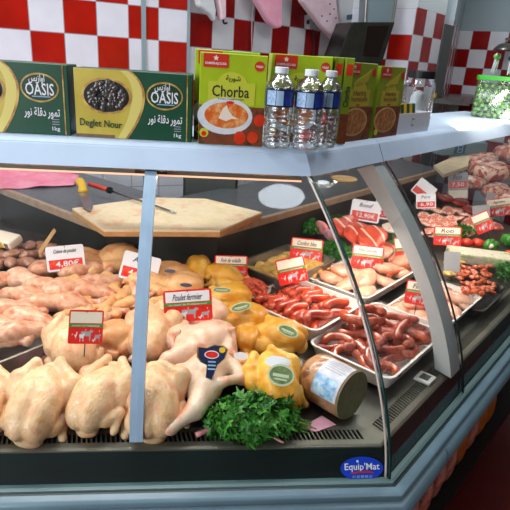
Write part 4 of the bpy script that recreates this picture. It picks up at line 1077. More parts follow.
for k, (px, py, h, yw, lab) in enumerate(((372, 316, .075, .5, 'thick brown-red sausage ring on top of the corner tray'), (358, 318, .075, 2.6, 'thick brown-red sausage loop beside the ring on the corner tray'), (404, 330, .075, .9, 'thick brown-red sausage end poking towards the curved post'))):
    q = [(-.05, -.015, 0), (-.035, .018, .004), (.0, .032, .008), (.034, .018, .004), (.046, -.014, 0)] if k < 2 else [(-.055, 0, -.006), (-.01, .01, .0), (.045, .0, .012)]
    me = sausage_mesh(q, .0145); auto(me, 3); o = mobj('curled_sausage', me, M_sausage); o.matrix_world = Matrix.Translation(D(px, py, h)) @ Matrix.Rotation(yw, 4, 'Z')
    tag(o, lab, 'sausage')
# cling film
def film(label, Fm, w, d, z0, rise, amp, seed, hang=.02, m=None):
    nx, ny = 120, 90; vs = []
    for j in range(ny + 1):
        for i in range(nx + 1):
            u, v = i / nx - .5, j / ny - .5
            e = max(abs(u), abs(v)) * 2
            z = z0 + rise * max(0, 1 - e ** 3.5) ** .6 - (hang * max(0, e - .93) / .07 if e > .93 else 0)
            p = Vector((u * w * 20 + seed, v * d * 55, seed))
            z += amp * (.8 * mnoise.noise(p) + .9 * (.5 - abs(mnoise.noise(p * 1.9 + Vector((3, 1, 0))))) + .5 * (.5 - abs(mnoise.noise(p * 4.1 + Vector((1, 7, 0)))))) * (1 if e < .9 else .5)
            vs.append((u * w, v * d, z))
    fs = [(j * (nx + 1) + i, j * (nx + 1) + i + 1, (j + 1) * (nx + 1) + i + 1, (j + 1) * (nx + 1) + i) for j in range(ny) for i in range(nx)]
    mb = MB(); mb.add(vs, fs); o = mb.build('cling_film', m or M_film, smooth=True); o.matrix_world = Fm
    return tag(o, label, 'film')
film('crinkled cling film over the tray of curled sausages at the corner', Fs, wts * 1.04, dts * 1.06, .046, .024, .0030, 3)
film('cling film over the merguez tray', Ft, wtm * 1.03, dtm * 1.05, .048, .026, .0035, 7)

# breasts
def fill(masters, name, label, cat, group, Fm, w, d, nx, ny, z0, dz, sc, seed, lay=1, spin=6.28):
    r_ = random.Random(seed); k = 0
    for l in range(lay):
        for iy in range(ny - l):
            for ix in range(nx - l):
                x = ((ix + .5) / (nx - l) - .5) * w * (.86 - .1 * l) + r_.uniform(-.005, .005); y = ((iy + .5) / (ny - l) - .5) * d * (.82 - .1 * l) + r_.uniform(-.005, .005)
                o = link(bpy.data.objects.new(name, masters[k % len(masters)])); k += 1
                o.matrix_world = Fm @ Matrix.Translation((x, y, z0 + dz * l + r_.uniform(-.003, .003))) @ Matrix.Rotation(r_.uniform(0, spin), 4, 'Z') @ Euler((r_.uniform(-.18, .18), r_.uniform(-.18, .18), 0)).to_matrix().to_4x4() @ Matrix.Scale(sc, 4)
                tag(o, label, cat, group)
fill(BRS, 'chicken_breast', 'pale pink chicken breast in the white tray below the filet de poulet sign', 'chicken breast', 'chicken breasts in the tray', Fb, wtb, dtb, 4, 3, .012, .022, 1.0, 3, 2)
fill(BRS, 'chicken_breast', 'pink fillet in the white tray behind the curved post', 'chicken breast', 'fillets behind the curved post', Ff, wtf, dtf, 3, 3, .010, .020, .95, 5, 2)
film('taut cling film over the chicken breast tray', Fb, wtb * 1.02, dtb * 1.03, .042, .026, .0022, 12)
film('taut cling film over the pink fillet tray behind the curved post', Ff, wtf * 1.02, dtf * 1.03, .040, .024, .0022, 17)
def lump_mesh(seed, a=.030, b=.020, c=.014, amp=.002):
    return sdf_mesh('lump', [('e', (0, 0, c), (a, b, c)), ('e', (a * .5, b * .3, c), (a * .5, b * .7, c * .8))], k=.008, res=.004, amp=amp, freq=90, seed=seed)
LM = [lump_mesh(s) for s in (81, 82, 83)]
YM = [with_mat(q, M_marin) for q in LM]; OM = [with_mat(q, M_orange) for q in LM]; PK = [with_mat(q, M_pork) for q in LM]; LV = [with_mat(q, M_liver) for q in LM]; FT = [with_mat(q, M_fat) for q in LM]
fill(YM, 'marinated_piece', 'yellow marinated chicken piece in the steel tray', 'chicken piece', 'yellow marinated pieces', Fy, wy, dy_, 6, 5, .012, .010, 1.15, 9, 1)
rr = random.Random(6)
# mince heap: strands nobody could count
mb = MB(); c = deckpt(250, 297); rr = random.Random(4)
for i in range(170):
    a = rr.random() * 6.28; q = math.sqrt(rr.random()) * .052; x, y = q * math.cos(a), q * math.sin(a); z = .030 + .030 * (1 - (q / .055) ** 2)
    yw = rr.random() * 6.28; L = rr.uniform(.008, .016); dx, dy = L * math.cos(yw), L * math.sin(yw)
    mb.tube([(x - dx, y - dy, z - .003), (x, y, z + .002), (x + dx, y + dy, z - .003)], .0036, 5)
mb.lathe([(.055, .012), (.052, .022), (.038, .040), (.02, .052), (.002, .056)], 16)
o = mb.build('minced_meat', M_mince, smooth=True); o.location = c
tag(o, 'heap of red minced meat between the yellow chickens and the yellow marinade tray', 'minced meat', kind='stuff')

# beef slices, pork pieces, roasts ------------------------------------------------
def slab_mesh(seed, a, b, c, amp=.002, freq=45):
    return sdf_mesh('slab', [('e', (-a * .25, 0, c), (a * .75, b, c)), ('e', (a * .3, b * .1, c), (a * .7, b * .8, c)), ('e', (0, -b * .25, c * 1.05), (a * .8, b * .6, c * .95))], k=.012, res=.005, amp=amp, freq=freq, seed=seed)
SL = [slab_mesh(s, .068, .048, .014) for s in (91, 92, 93)]
BFL = [with_mat(slab_mesh(s, .090, .056, .0095, .0042, 28), M_beef) for s in (94, 95, 96)]
BF = [with_mat(q, M_beef) for q in SL]; PKS = [with_mat(q, M_pork) for q in SL]; LBS = [with_mat(q, M_lamb) for q in SL]; LVS = [with_mat(q, M_liver) for q in SL]
for i, (px, py, h, yw, sc, lab) in enumerate(((345, 229, .055, .9, .95, 'bright red beef slice leaning furthest towards the curly parsley'), (357, 235, .065, .8, 1.0, 'bright red beef slice in the middle of the fanned beef'), (372, 238, .070, .7, 1.08, 'bright red beef slice on top of the fan, nearest the curved post'))):
    put(BFL, i, 'beef_slice', lab, 'beef', px, py, h, yw, sc, .50, -.12)
put(BF, 1, 'beef_piece', 'dark red ragged beef piece under the fanned slices', 'beef', 384, 250, .03, .8, .8, .2, 0)
put([with_mat(SL[0], M_fat)], 0, 'veal_piece', 'white fatty meat piece beside the fanned beef', 'veal', 389, 230, .05, .9, .75, .3, 0)
put([with_mat(SL[1], mat('pale_pink_meat', (236, 128, 124), rough=.3, rgb2=(244, 160, 154), vscale=20))], 0, 'ham_slice', 'pale pink slice standing in the curly parsley', 'ham', 319, 229, .055, 1.9, .75, 1.1, .4)
put([with_mat(SL[2], mat('pale_pink_meat2', (226, 140, 150), rough=.3, rgb2=(240, 176, 180), vscale=20))], 0, 'ham_slice', 'paler pink slice against the first beef slice', 'ham', 328, 236, .045, 1.9, .6, 1.1, .4)
for i, (px, py, h, yw) in enumerate(((392, 268, .035, .55), (398, 262, .035, .6), (403, 272, .04, .5), (396, 276, .045, .55))):
    me = sausage_mesh([(-.055, 0, .01), (0, .004, .012), (.055, 0, .01)], .009); auto(me, 3)
    o = mobj('thin_sausage', me, M_orange); o.matrix_world = Matrix.Translation(D(px, py, h)) @ Matrix.Rotation(yw, 4, 'Z')
    tag(o, 'thin orange-red sausage beside the fanned beef, behind the curved post', 'sausage', 'thin sausages by the post')
# far section, beyond the curved post
def roast_mesh(seed, a, b, c):
    r = random.Random(seed)
    return sdf_mesh('roast', [('e', (0, 0, c), (a, b, c))] + [('e', (r.uniform(-.6, .6) * a, r.uniform(-.6, .6) * b, c * r.uniform(.8, 1.4)), (a * .45, b * .4, c * .5)) for _ in range(6)] + [('c', (a * .5, 0, c), (a * 1.2, b * .2, c * .9), c * .4, c * .25)], k=.015, res=.007, amp=.003, freq=40, seed=seed)
RS = [with_mat(roast_mesh(s, .11, .08, .05), m) for s, m in ((101, M_lamb), (102, M_pork), (103, M_lamb))]
for i, (px, py, h, yw, sc, lab) in enumerate(((488, 184, .05, .3, 1.5, 'large lamb joint with white fat at the far end of the counter'), (508, 164, .06, .8, 1.6, 'large pale joint of meat furthest along the counter'), (474, 172, .06, 1.2, 1.2, 'reddish joint of meat under the small card nearest the worktop'), (508, 212, .03, 1.1, 1.1, 'pink joint of meat behind the stuffed peppers'), (470, 190, .05, .2, .9, 'pale joint of meat behind the tall liver sign'), (495, 200, .045, .6, 1.0, 'pale pink joint of meat right behind the tilted lamb sign'), (484, 168, .075, .9, 1.1, 'pale fatty joint of meat piled on top of the others'))):
    put(RS, i, 'meat_joint', lab, 'meat joint', px, py, h, yw, sc)
r_ = random.Random(77)
for i in range(22):
    px = 426 + (i % 6) * 8 + r_.uniform(-3, 3); py = 210 + (i // 6) * 8.5 + (i % 6) * 1.0 + r_.uniform(-2, 2)
    put(PKS, i, 'pork_chop', 'pink pork chop with pale fat in the heap behind the second glass joint', 'pork', px, py, .04 + .012 * r_.random(), r_.uniform(.3, 1.3), .72, r_.uniform(-.4, .4), r_.uniform(-.3, .3), 'pork chops in a heap')
for i, (px, py, h, yw) in enumerate(((432, 196, .045, .7), (445, 200, .05, .9), (460, 204, .045, .5), (470, 212, .04, .9))):
    put(LVS, i, 'liver_slice', 'dark red shiny liver slice behind the pork chops', 'liver', px, py, h, yw, .95, .2, 0, 'liver slices')
for i, (px, py, h, yw) in enumerate(((486, 222, .03, .5), (496, 228, .03, .9))):
    put(LBS, i, 'lamb_chop', 'red lamb slice beside the stuffed green peppers', 'lamb', px, py, h, yw, .7, .3, 0, 'lamb slices by the peppers')
# marinated cubes in trays beyond the post
for i in range(48):
    px = 459 + (i % 8) * 4.2 + rr.uniform(-2, 2); py = 269 + (i // 8) * 5 + rr.uniform(-2, 2)
    put(OM, i, 'marinated_cube', 'orange marinated meat cube in the heap behind the second glass joint', 'meat cube', px + (i // 8) * 1.0, py, .035 + .022 * (1 - abs(i % 8 - 3.5) / 4), rr.uniform(0, 6), .52, rr.uniform(-.5, .5), 0, 'orange marinated cubes')
for i in range(10):
    put(YM, i, 'marinated_cube', 'yellow marinated meat cube beside the grey card holder', 'meat cube', 447 + (i % 4) * 4.5, 264 + (i // 4) * 6, .03, rr.uniform(0, 6), .65, 0, 0, 'yellow marinated cubes')
tray('black_tray', 'black tray of orange and yellow marinated cubes', deckpt(473, 300), A, .30, .15, .03, M_tray_black)
o = thing('white_terrine', 'long white wrapped slab with green flecks behind the orange marinated cubes', 'terrine', D(478, 262, .02), (0, 0, -.30))
MB().box((-.13, -.055, 0), (.13, .055, .045)).build('slab', M_rind, o, bevel=.010)
for i, (px, py, lab) in enumerate(((489, 243, 'stuffed green pepper nearest the red tomatoes'), (506, 237, 'stuffed green pepper at the picture edge'))):
    me = sdf_mesh('green_pepper', [('e', (.016 * math.cos(q), .016 * math.sin(q), .026), (.021, .021, .028)) for q in (0, 1.57, 3.14, 4.71)], k=.006, res=.005, seed=i)
    r = thing('green_pepper', lab, 'pepper', D(px, py + 8, .004), (.2, 0, i))
    mobj('pepper_body', me, M_pepper, r); MB().lathe([(.006, .048), (.004, .058), (.005, .064)], 8).build('pepper_stem', M_stem, r, smooth=True)
    mobj('stuffing', sdf_mesh('stuffing', [('e', (-.01, -.022, .036), (.013, .011, .013))], res=.004, amp=.001, freq=150), M_fat, r)
for i, (px, py, lab) in enumerate(((466, 242, 'glossy red tomato beside the parsley tuft'), (477, 242, 'glossy red tomato beside the stuffed pepper'), (509, 254, 'red tomato at the picture edge'))):
    me = sdf_mesh('tomato', [('e', (.008 * math.cos(q), .008 * math.sin(q), .020), (.020, .020, .019)) for q in (0, 1.26, 2.5, 3.77, 5.0)], k=.006, res=.004)
    r = thing('tomato', lab, 'tomato', D(px, py + 5, .012), (0, 0, i)); mobj('tomato_body', me, M_tomato, r); MB().lathe([(.004, .037), (.003, .043)], 6).build('tomato_stem', M_stem, r)

# rolled roast in a printed wrapper
c = D(331, 384, .056); ax = Vector((.62, -.78, .04)).normalized(); s = dist_px(c)
R0, Lr = .0600, .125
r = thing('meat_roll', 'large wrapped meat roll with a printed sleeve and grey-green cut end', 'meat roll', c)
r.rotation_euler = ax.to_track_quat('X', 'Z').to_euler()
Tx = Matrix.Rotation(PI / 2, 4, 'Y')
MB().lathe([(.012, -Lr * .62), (R0 * .6, -Lr * .58), (R0 * .93, -Lr * .42), (R0, -Lr * .25), (R0, Lr * .48)], 40, Tx).build('roll_body', M_roll, r, smooth=True)
MB().lathe([(R0 * .985, Lr * .47), (R0 * .985, Lr * .500), (R0 * .96, Lr * .505)], 40, Tx).build('cut_end', M_rollend, r)
def sleeve(name, a0, a1, x0, x1, m, rad):
    mb = MB(); k = 14; vs = []
    for i in range(k + 1):
        a = a0 + (a1 - a0) * i / k
        for x in (x0, x1): vs.append((x, rad * math.cos(a), rad * math.sin(a)))
    mb.add(vs, [(2 * i, 2 * i + 1, 2 * i + 3, 2 * i + 2) for i in range(k)]); mb.build(name, m, r, smooth=True)
sleeve('wrapper', PI * .42, PI * 1.0, -Lr * .10, Lr * .46, M_label_lt2w if 'M_label_lt2w' in globals() else mat('wrapper_pale', (206, 204, 214), rough=.3, rgb2=(190, 188, 202), vscale=90), R0 * 1.012)
sleeve('wrapper_print', PI * .74, PI * .99, -Lr * .10, Lr * .40, M_bluelab, R0 * 1.02)
for k in range(6): sleeve('wrapper_text', PI * (.46 + .035 * k), PI * (.47 + .035 * k), -Lr * .02, Lr * (.40 - .03 * (k % 2)), M_grey, R0 * 1.02)

# parsley -------------------------------------------------------------------------
def leaf(mb, p, nrm, size, curl, rr):
    u = nrm.orthogonal().normalized(); u = Matrix.Rotation(rr.uniform(0, 6.28), 3, nrm) @ u; v = nrm.cross(u)
    pts = [(0, 0), (.35, -.28), (.62, -.42), (.58, -.12), (1.0, 0), (.58, .12), (.62, .42), (.35, .28)]
    vs = [p + u * (x * size) + v * (y * size) + nrm * (curl * size * (x * x * .8 + abs(y)) * rr.uniform(.5, 1.4)) for x, y in pts]
    mb.add(vs, [(0, 1, 3), (1, 2, 3), (0, 3, 4), (0, 4, 5), (0, 5, 7), (5, 6, 7)])
def parsley(label, px, py, h, rx, ry, rz_, n, size, m, yaw=0.0, stems=True, name='parsley_bunch', seed=1, curl=.3):
    c = D(px, py, h); r = thing(name, label, 'parsley', c, (0, 0, yaw)); rr = random.Random(seed); mb = MB()
    for i in range(n):
        d = Vector((rr.gauss(0, 1), rr.gauss(0, 1), rr.gauss(0, 1) + .3)).normalized(); q = rr.uniform(.35, 1.0) ** .5
        lob = 1 + .18 * math.sin(d.x * 9 + seed) * math.cos(d.y * 7)
        p = Vector((d.x * rx * q, d.y * ry * q, d.z * rz_ * q)) * lob
        nn = (d + Vector((rr.uniform(-.7, .7), rr.uniform(-.7, .7), rr.uniform(-.3, .7)))).normalized()
        leaf(mb, p, nn, size * rr.uniform(.7, 1.3), curl, rr)
    mb.build('leaves', m, r)
    if stems:
        sb = MB()
        for i in range(22):
            a = Vector((rr.uniform(-.3, .6) * rx, rr.uniform(-.5, .5) * ry, rr.uniform(-.6, .2) * rz_)); b = Vector((rx * rr.uniform(1.0, 1.42), ry * rr.uniform(-.45, .3), -rz_ * rr.uniform(.4, .8)))
            sb.tube(catmull([a, (a + b) / 2 + Vector((0, 0, .012)), b], 4), .0017, 5)
        sb.build('stems', M_stem, r, smooth=True)
    return r
parsley('thick bunch of flat-leaf parsley lying on the front edge of the deck', 253, 418, .040, .100, .050, .046, 1000, .028, M_parsley, 0.05, True, seed=2)
parsley('tuft of curly parsley behind the cordon bleu sign', 307, 226, .055, .055, .04, .032, 420, .014, M_parsley_curly, 0, False, 'curly_parsley', 3, .8)
parsley('tuft of curly parsley in front of the beef slices', 334, 252, .050, .062, .045, .036, 520, .014, M_parsley_curly, 0, False, 'curly_parsley', 4, .8)
parsley('low strip of curly parsley behind the beef slices', 338, 219, .050, .06, .02, .016, 220, .013, M_parsley_curly, .3, False, 'curly_parsley', 5, .8)
parsley('tuft of curly parsley between pork chops and tomatoes', 463, 232, .050, .055, .035, .03, 380, .015, M_parsley_curly, 0, False, 'curly_parsley', 6, .8)
parsley('tuft of curly parsley at the picture edge beside the white slab', 508, 272, .040, .035, .05, .03, 260, .015, M_parsley_curly, 0, False, 'curly_parsley', 7, .8)
parsley('small sprig of parsley beside the white veal piece', 394, 240, .060, .016, .014, .022, 60, .012, M_parsley_curly, 0, False, 'parsley_sprig', 8, .6)

# paper sheets
def paper(label, pts, m, h=.006):
    P = [D(x, y, h) for x, y in pts]; mb = MB(); mb.prism(P, (0, 0, .0012)); o = mb.build('paper_sheet', m); return tag(o, label, 'paper')
paper('pink printed paper under the chickens near the steel tray', [(24, 371), (31, 357), (55, 355), (58, 366), (40, 378)], M_pinkpaper)
paper('pink paper corner sticking out beside the meat roll', [(300, 428), (322, 416), (336, 425), (316, 432)], M_pinkpaper)
paper('red paper strip under the wing pile', [(95, 330), (140, 322), (150, 330), (100, 338)], M_red, .03)

# wrapped goods at the cut-off side
for i, (px, py, lab, m_) in enumerate(((6, 243, 'cream printed packet lying on the wrapped brown pieces', M_cream),)):
    o = thing('printed_packet', lab, 'packet', D(px, py, .085), (.3, 0, -.5))
    MB().box((-.055, -.03, 0), (.055, .03, .03)).build('packet', M_cream, o, bevel=.010)
    MB().box((-.02, -.031, .004), (.02, -.029, .026)).build('packet_label', M_knife_y, o); MB().box((.030, -.031, .006), (.045, -.029, .024)).build('packet_mark', M_brown_edge, o)
M_brownmeat = mat('brown_pieces', (150, 96, 74), rough=.3, rgb2=(184, 132, 106), rgb3=(120, 72, 56), vscale=30, bump=.3, coat=.3)
BP = [with_mat(q, M_brownmeat) for q in LM]
for i in range(16):
    put(BP, i, 'wrapped_piece', 'brown meat piece under film beside the cream packet', 'meat piece', 2 + (i % 6) * 9.5, 250 + (i // 6) * 8, .04 + .012 * (i % 2), rr.uniform(0, 6), 1.0, 0, 0, 'brown pieces under film')
film('loose film over the brown meat pieces', frame_at(D(22, 262, 0), -A * .6), .30, .16, .055, .045, .006, 23)
mb = MB(); q = [D(38, 251, .10), D(40, 254, .095), D(55, 232, .125), D(53, 229, .13)]; mb.prism(q, (.003, .006, .001)); tag(mb.build('wooden_pick', M_wood), 'flat wooden stick poking out of the film beside the cuisse de poulet sign', 'stick')
tray('black_tray', 'dark ribbed tray beside the brown wrapped pieces', deckpt(-6, 279), -A, .15, .12, .04, M_tray_black)

# price signs ---------------------------------------------------------------------
COW = [(-.5, .25), (-.42, .33), (.18, .33), (.30, .5), (.42, .46), (.5, .30), (.40, .22), (.32, .18), (.28, -.5), (.20, -.5), (.18, -.1), (-.26, -.1), (-.28, -.5), (-.36, -.5), (-.40, -.05), (-.48, .05)]
HEN = [(-.5, .2), (-.3, .0), (.1, .1), (.2, .45), (.42, .5), (.5, .32), (.36, .0), (.1, -.3), (.1, -.5), (-.05, -.5), (-.1, -.3), (-.36, -.15)]
def sign(label, px, py, w, h, roll, kind, txt=None, price=None, hh=.10, yaw_off=0.0):
    p = D(px, py, hh); s = dist_px(p); W, H = w * s, h * s
    v = Vector(CAM) - p; yaw = math.atan2(v.x, -v.y) + yaw_off
    r = thing('price_sign', label, 'price sign'); r.matrix_world = Matrix.Translation(p) @ Matrix.Rotation(yaw, 4, 'Z') @ Matrix.Rotation(-.33, 4, 'X') @ Matrix.Rotation(math.radians(roll - 4.5), 4, 'Y')
    x0, x1, z0, z1 = -W / 2, W / 2, -H / 2, H / 2; rad = .06 * W
    fl = lambda a, b: (x0 + a * W, z0 + b * H)
    base = M_red if kind == 'red' else (M_white if kind == 'white' else M_grey)
    flat('card', rrect(x0, z0, x1, z1, rad), base, r, y=0, th=.0016)
    # stem into the goods below
    MB().tube([(0, .003, -.1 * H), (0, .006, -H / 2 - .05)], .0014, 6).build('pick', M_pick, r)
    if kind != 'plain': flat('clip', ell(0, z1 - .05 * H, .012 * W, .03 * H), M_ink, r, y=-.0022, th=.002)
    if kind == 'red':
        flat('header', rect(*fl(.045, .615), *fl(.955, .945)), M_white if txt == 'Poulet fermier' else M_cream, r, y=-.0006)
        flat('green_band', rect(*fl(0, .50), *fl(1, .585)), M_green, r, y=-.0006)
        text('Le choix du Professionnel', .78 * W, .055 * H, M_cow, r, 0, z0 + .542 * H, y=-.0012, name='band_lettering')
        def sil(shape, cx, cz, a, b, m_, y): flat('animal_print', [(x0 + (cx + x * a) * W, z0 + (cz + z * b) * H) for x, z in shape], m_, r, y=y)
        sil(COW, .54, .26, .36, .34, M_grey, -.0006); sil(COW, .40, .20, .16, .26, M_cow, -.0012); sil(COW, .86, .19, .18, .24, M_grey, -.0006); sil(HEN, .74, .12, .10, .14, M_cow, -.0012); sil(HEN, .22, .26, .09, .20, M_cow, -.0006)
        for k, (cx, cz) in enumerate(((.12, .28), (.26, .42), (.50, .42), (.80, .40), (.90, .38))): flat('print_spot', ell(x0 + cx * W, z0 + cz * H, .012 * W, .02 * H, 8), M_ink if k % 2 else M_cream, r, y=-.0006)
        if price: text(price, .34 * W, .2 * H, M_cow, r, .05 * W, z0 + .22 * H, y=-.0020, name='price')
    elif kind == 'white':
        flat('price_field', rect(*fl(.06, .08), *fl(.94, .46)), M_smear, r, y=-.0006)
        if price: text(price, .62 * W, .26 * H, M_white, r, .04 * W, z0 + .27 * H, y=-.0012, name='price')
    elif kind == 'double':
        flat('price_field', rect(*fl(.06, .42), *fl(.94, .68)), M_red, r, y=-.0006)
        flat('lower_field', rect(*fl(.04, .04), *fl(.96, .34)), M_cream, r, y=-.0006)
        if price: text(price, .6 * W, .18 * H, M_white, r, 0, z0 + .55 * H, y=-.0012, name='price')
    if txt: text(txt, .60 * W if len(txt) > 8 else .44 * W, .20 * H, M_ink, r, 0, z0 + (.77 if kind != 'double' else .84) * H, y=-.0012, shear=.25, name='product_lettering')
    return r
sign('white sign with red price band reading cuisse de poulet', 65.5, 258, 36, 25, 2, 'white', 'Cuisse de poulet', '4,80\u20ac', .115)
sign('white sign with red price band tilted on the wing pile, half behind the glass post', 140, 268, 37, 28, 20, 'white', 'Ailes', '4,80\u20ac', .11)
sign('red sign with an empty cream header, above the second-row chicken', 86, 327, 33, 34, 11, 'red', None, None, .155)
sign('red sign with white header reading poulet fermier', 188, 305.5, 48, 32, 0, 'red', 'Poulet fermier', None, .135)
sign('red sign reading foie de volaille behind the yellow chickens', 231, 266, 33, 21, 3, 'red', 'Foie de volaille', None, .09)
sign('red sign with an empty cream header tilted over the yellow marinade tray', 291.5, 270.5, 29, 26, -13, 'red', None, None, .115)
sign('red sign reading cordon bleu in front of the curly parsley', 306.5, 249.5, 32, 22, 5, 'red', 'Cordon bleu', None, .085)
sign('red sign reading filet de poulet above the chicken breasts', 367.5, 257, 31, 23, 3, 'red', 'Filet poulet', None, .10)
sign('white and red sign in front of the worktop, behind the beef slices', 365.5, 211, 29, 21, 7, 'white', 'Boeuf', '12,90\u20ac', .11)
sign('white and red sign half hidden beside the curved post', 384, 210, 19, 18, 6, 'white', None, '9,90', .10)
sign('red and cream sign seen through the curved post', 404, 251, 18, 28, -8, 'red', None, None, .09)
sign('orange-red sign seen behind the lower curved post reading filet', 418, 293, 24, 24, 3, 'red', 'Filet', None, .11)
sign('white and red sign on the pork chops, front one of two', 426, 201, 19, 15, -6, 'white', 'Porc', '6,90', .10)
sign('white sign with pointed corner behind the pork sign', 424, 190, 20, 17, 35, 'white', None, None, .115)
sign('tall white and red sign standing in the dark red liver', 458, 186, 19, 26, -6, 'double', 'Foie', '7,50', .10)
sign('red and cream sign beside the parsley tuft', 447.5, 236, 26, 19, -3, 'red', 'Roti', None, .085)
sign('red sign tilted in front of the lamb joint', 499.5, 207, 24, 18, -14, 'red', 'Agneau', None, .075)
sign('yellow and red sign turned on its corner beside the stuffed pepper', 482.5, 222.5, 17, 20, -30, 'red', None, None, .085)
sign('small cream and red card on the reddish joint near the worktop', 477, 171, 12, 12, 14, 'white', None, None, .12)
sign('white and red sign at the far end of the counter', 508, 153, 12, 13, 3, 'white', None, '5,90', .12)
sign('plain grey card behind the tilted lamb sign', 495, 197, 16, 8, 4, 'plain', None, None, .09)
sign('plain grey-white card lying between liver and pepper', 481, 211, 16, 12, -12, 'plain', None, None, .075)
sign('plain blue-grey card standing behind the second glass joint', 452, 262, 15, 21, -4, 'plain', None, None, .075)

# ================================================================== WORKTOP
WZ = .2735
bt = .024
def wz(px, py, z=WZ): return on_z(px, py, z)
zt = WZ + bt
pb = [wz(104, 229.5, zt), wz(220, 230, zt), wz(262, 212, zt), wz(206, 198.5, zt), wz(150, 197, zt), wz(72, 208, zt)]
cbd = thing('cutting_board', 'large pale six-sided cutting board on the worktop with knives on it', 'cutting board', (pb[0].x, pb[0].y, WZ))
mb = MB(); mb.prism([Vector((q.x - pb[0].x, q.y - pb[0].y, .0005)) for q in pb], (0, 0, bt * .62)); mb.build('board_base', mat('board_edge', (206, 150, 92), rough=.5, var=.06, vscale=30), cbd)
mb = MB(); mb.prism([Vector((q.x - pb[0].x, q.y - pb[0].y, bt * .62)) for q in pb], (0, 0, bt * .38)); mb.build('board_top', M_board, cbd, bevel=.003)
pb = [wz(444, 174, zt), wz(468, 166, zt), wz(470, 155, zt), wz(452, 157, zt), wz(434, 165, zt)]
mb = MB(); mb.prism([Vector((q.x, q.y, WZ + .0005)) for q in pb], (0, 0, bt)); tag(mb.build('cutting_board', M_board, bevel=.004), 'small cream cutting board far along the worktop', 'cutting board')
# knives
def bar(name, p, q, wv, th, m, root):
    mb = MB(); d = (q - p).normalized(); s = d.cross(Vector((0, 0, 1))).normalized()
    mb.prism([p + s * wv, q + s * wv * .35, q - s * wv * .35, p - s * wv], (0, 0, th)); mb.build(name, m, root, bevel=min(.002, th * .3))
kz = zt + .001
k = thing('kitchen_knife', 'knife with yellow handle resting over the edge of the cutting board', 'knife', (0, 0, 0))
a, b_, c_ = wz(80, 182, zt + .035), wz(83, 192, zt + .022), wz(92, 212, zt + .004)
mb = MB(); mb.tube(catmull([a, (a + b_) / 2 + Vector((.004, 0, .004)), b_], 5), lambda t: .019 - .004 * math.sin(t * PI), 10); o = mb.build('handle', M_knife_y, k, smooth=True)
mb = MB(); d = (c_ - b_).normalized(); sd = d.cross(Vector((0, 0, 1))).normalized()
mb.prism([b_ + sd * .018, b_ + (c_ - b_) * .75 + sd * .022, c_ + sd * .004, b_ + (c_ - b_) * .7 - sd * .014, b_ - sd * .014], (0, 0, .002)); mb.build('blade', M_blade, k)
k = thing('sharpening_steel', 'long sharpening steel with red handle lying across the cutting board', 'sharpening steel', (0, 0, 0))
a, b_, c_ = wz(89, 184, zt + .022), wz(109, 190, zt + .018), wz(176, 213, zt + .006)
mb = MB(); mb.tube([a, (a + b_) / 2, b_], .009, 10); mb.build('handle', M_knife_r, k, smooth=True)
mb = MB(); d = (c_ - b_).normalized(); mb.tube([b_ - d * .003, b_ + d * .010], .013, 12); mb.build('guard', M_seal, k)
mb = MB(); mb.tube([b_, b_ + (c_ - b_) * .9, c_], lambda t: .0055 - .003 * t, 8); mb.build('rod', M_blade, k, smooth=True)
# cloth
nx, ny = 30, 14; vs = []
C0, C1, C2, C3 = wz(-40, 192), wz(74, 186), wz(80, 178), wz(-40, 166)
for j in range(ny + 1):
    for i in range(nx + 1):
        u, v = i / nx, j / ny; p = C0.lerp(C1, u).lerp(C3.lerp(C2, u), v)
        vs.append((p.x, p.y, WZ + .006 + .045 * (v * (1 - u * .85)) + .010 * mnoise.noise(Vector((u * 5, v * 4, 2)))))
mb = MB(); mb.add(vs, [(j * (nx + 1) + i, j * (nx + 1) + i + 1, (j + 1) * (nx + 1) + i + 1, (j + 1) * (nx + 1) + i) for j in range(ny) for i in range(nx)])
o = mb.build('pink_cloth', M_pinkcloth, smooth=True); tag(o, 'rumpled pink cloth lying on the worktop beside the yellow knife', 'cloth')
so = o.modifiers.new('th', 'SOLIDIFY'); so.thickness = .003
# solid dish and disc added to imitate lamp reflections in the wing glass
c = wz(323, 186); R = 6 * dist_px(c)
o = MB().lathe([(R * .5, .001), (R * .9, .01), (R, .022), (R * .95, .022), (R * .8, .011), (.002, .007)], 28).build('reflection_dish', M_reflection_white, smooth=True); o.location = (c.x, c.y, WZ); tag(o, 'small white dish shape imitating a lamp reflection behind the corner glass seam', 'reflection_dish')
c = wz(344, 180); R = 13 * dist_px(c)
o = MB().lathe([(R * .98, .001), (R, .003), (R, .010), (R * .97, .012)], 32).build('reflection_disc', M_wood, smooth=False); o.location = (c.x, c.y, WZ); tag(o, 'round tan disc imitating a warm lamp reflection behind the corner glass seam', 'reflection')
# digital scale and small block far along the worktop
t = wt(482, 1.02, 150, WZ); p = P_wing(t, 1.02, WZ)
r = thing('digital_scale', 'blue-grey scale with a large pale digit display on the far worktop', 'scale', p, (0, 0, A * .5))
MB().box((-.16, .0, 0), (.30, .10, .085)).build('scale_body', mat('scale_body', (120, 146, 150), rough=.4), r, bevel=.006)
MB().box((-.05, -.004, .012), (.06, .002, .080)).build('display', M_tealdisp, r)
for nm, lo, hi in (('digit_segment', (-.015, .066), (.025, .072)), ('digit_segment', (-.015, .042), (.025, .048)), ('digit_segment', (-.015, .018), (.025, .024)), ('digit_segment', (-.021, .020), (-.014, .070)), ('digit_segment', (.024, .020), (.031, .070))):
    MB().box((lo[0], -.006, lo[1]), (hi[0], -.004, hi[1])).build(nm, M_label_lt, r)
t = wt(458, 1.05, 152, WZ); p = P_wing(t, 1.05, WZ)
r = thing('cream_block', 'small cream plastic block beside the scale', 'block', p, (0, 0, A)); MB().box((-.05, 0, 0), (.05, .07, .05)).build('block', M_cream, r, bevel=.006)
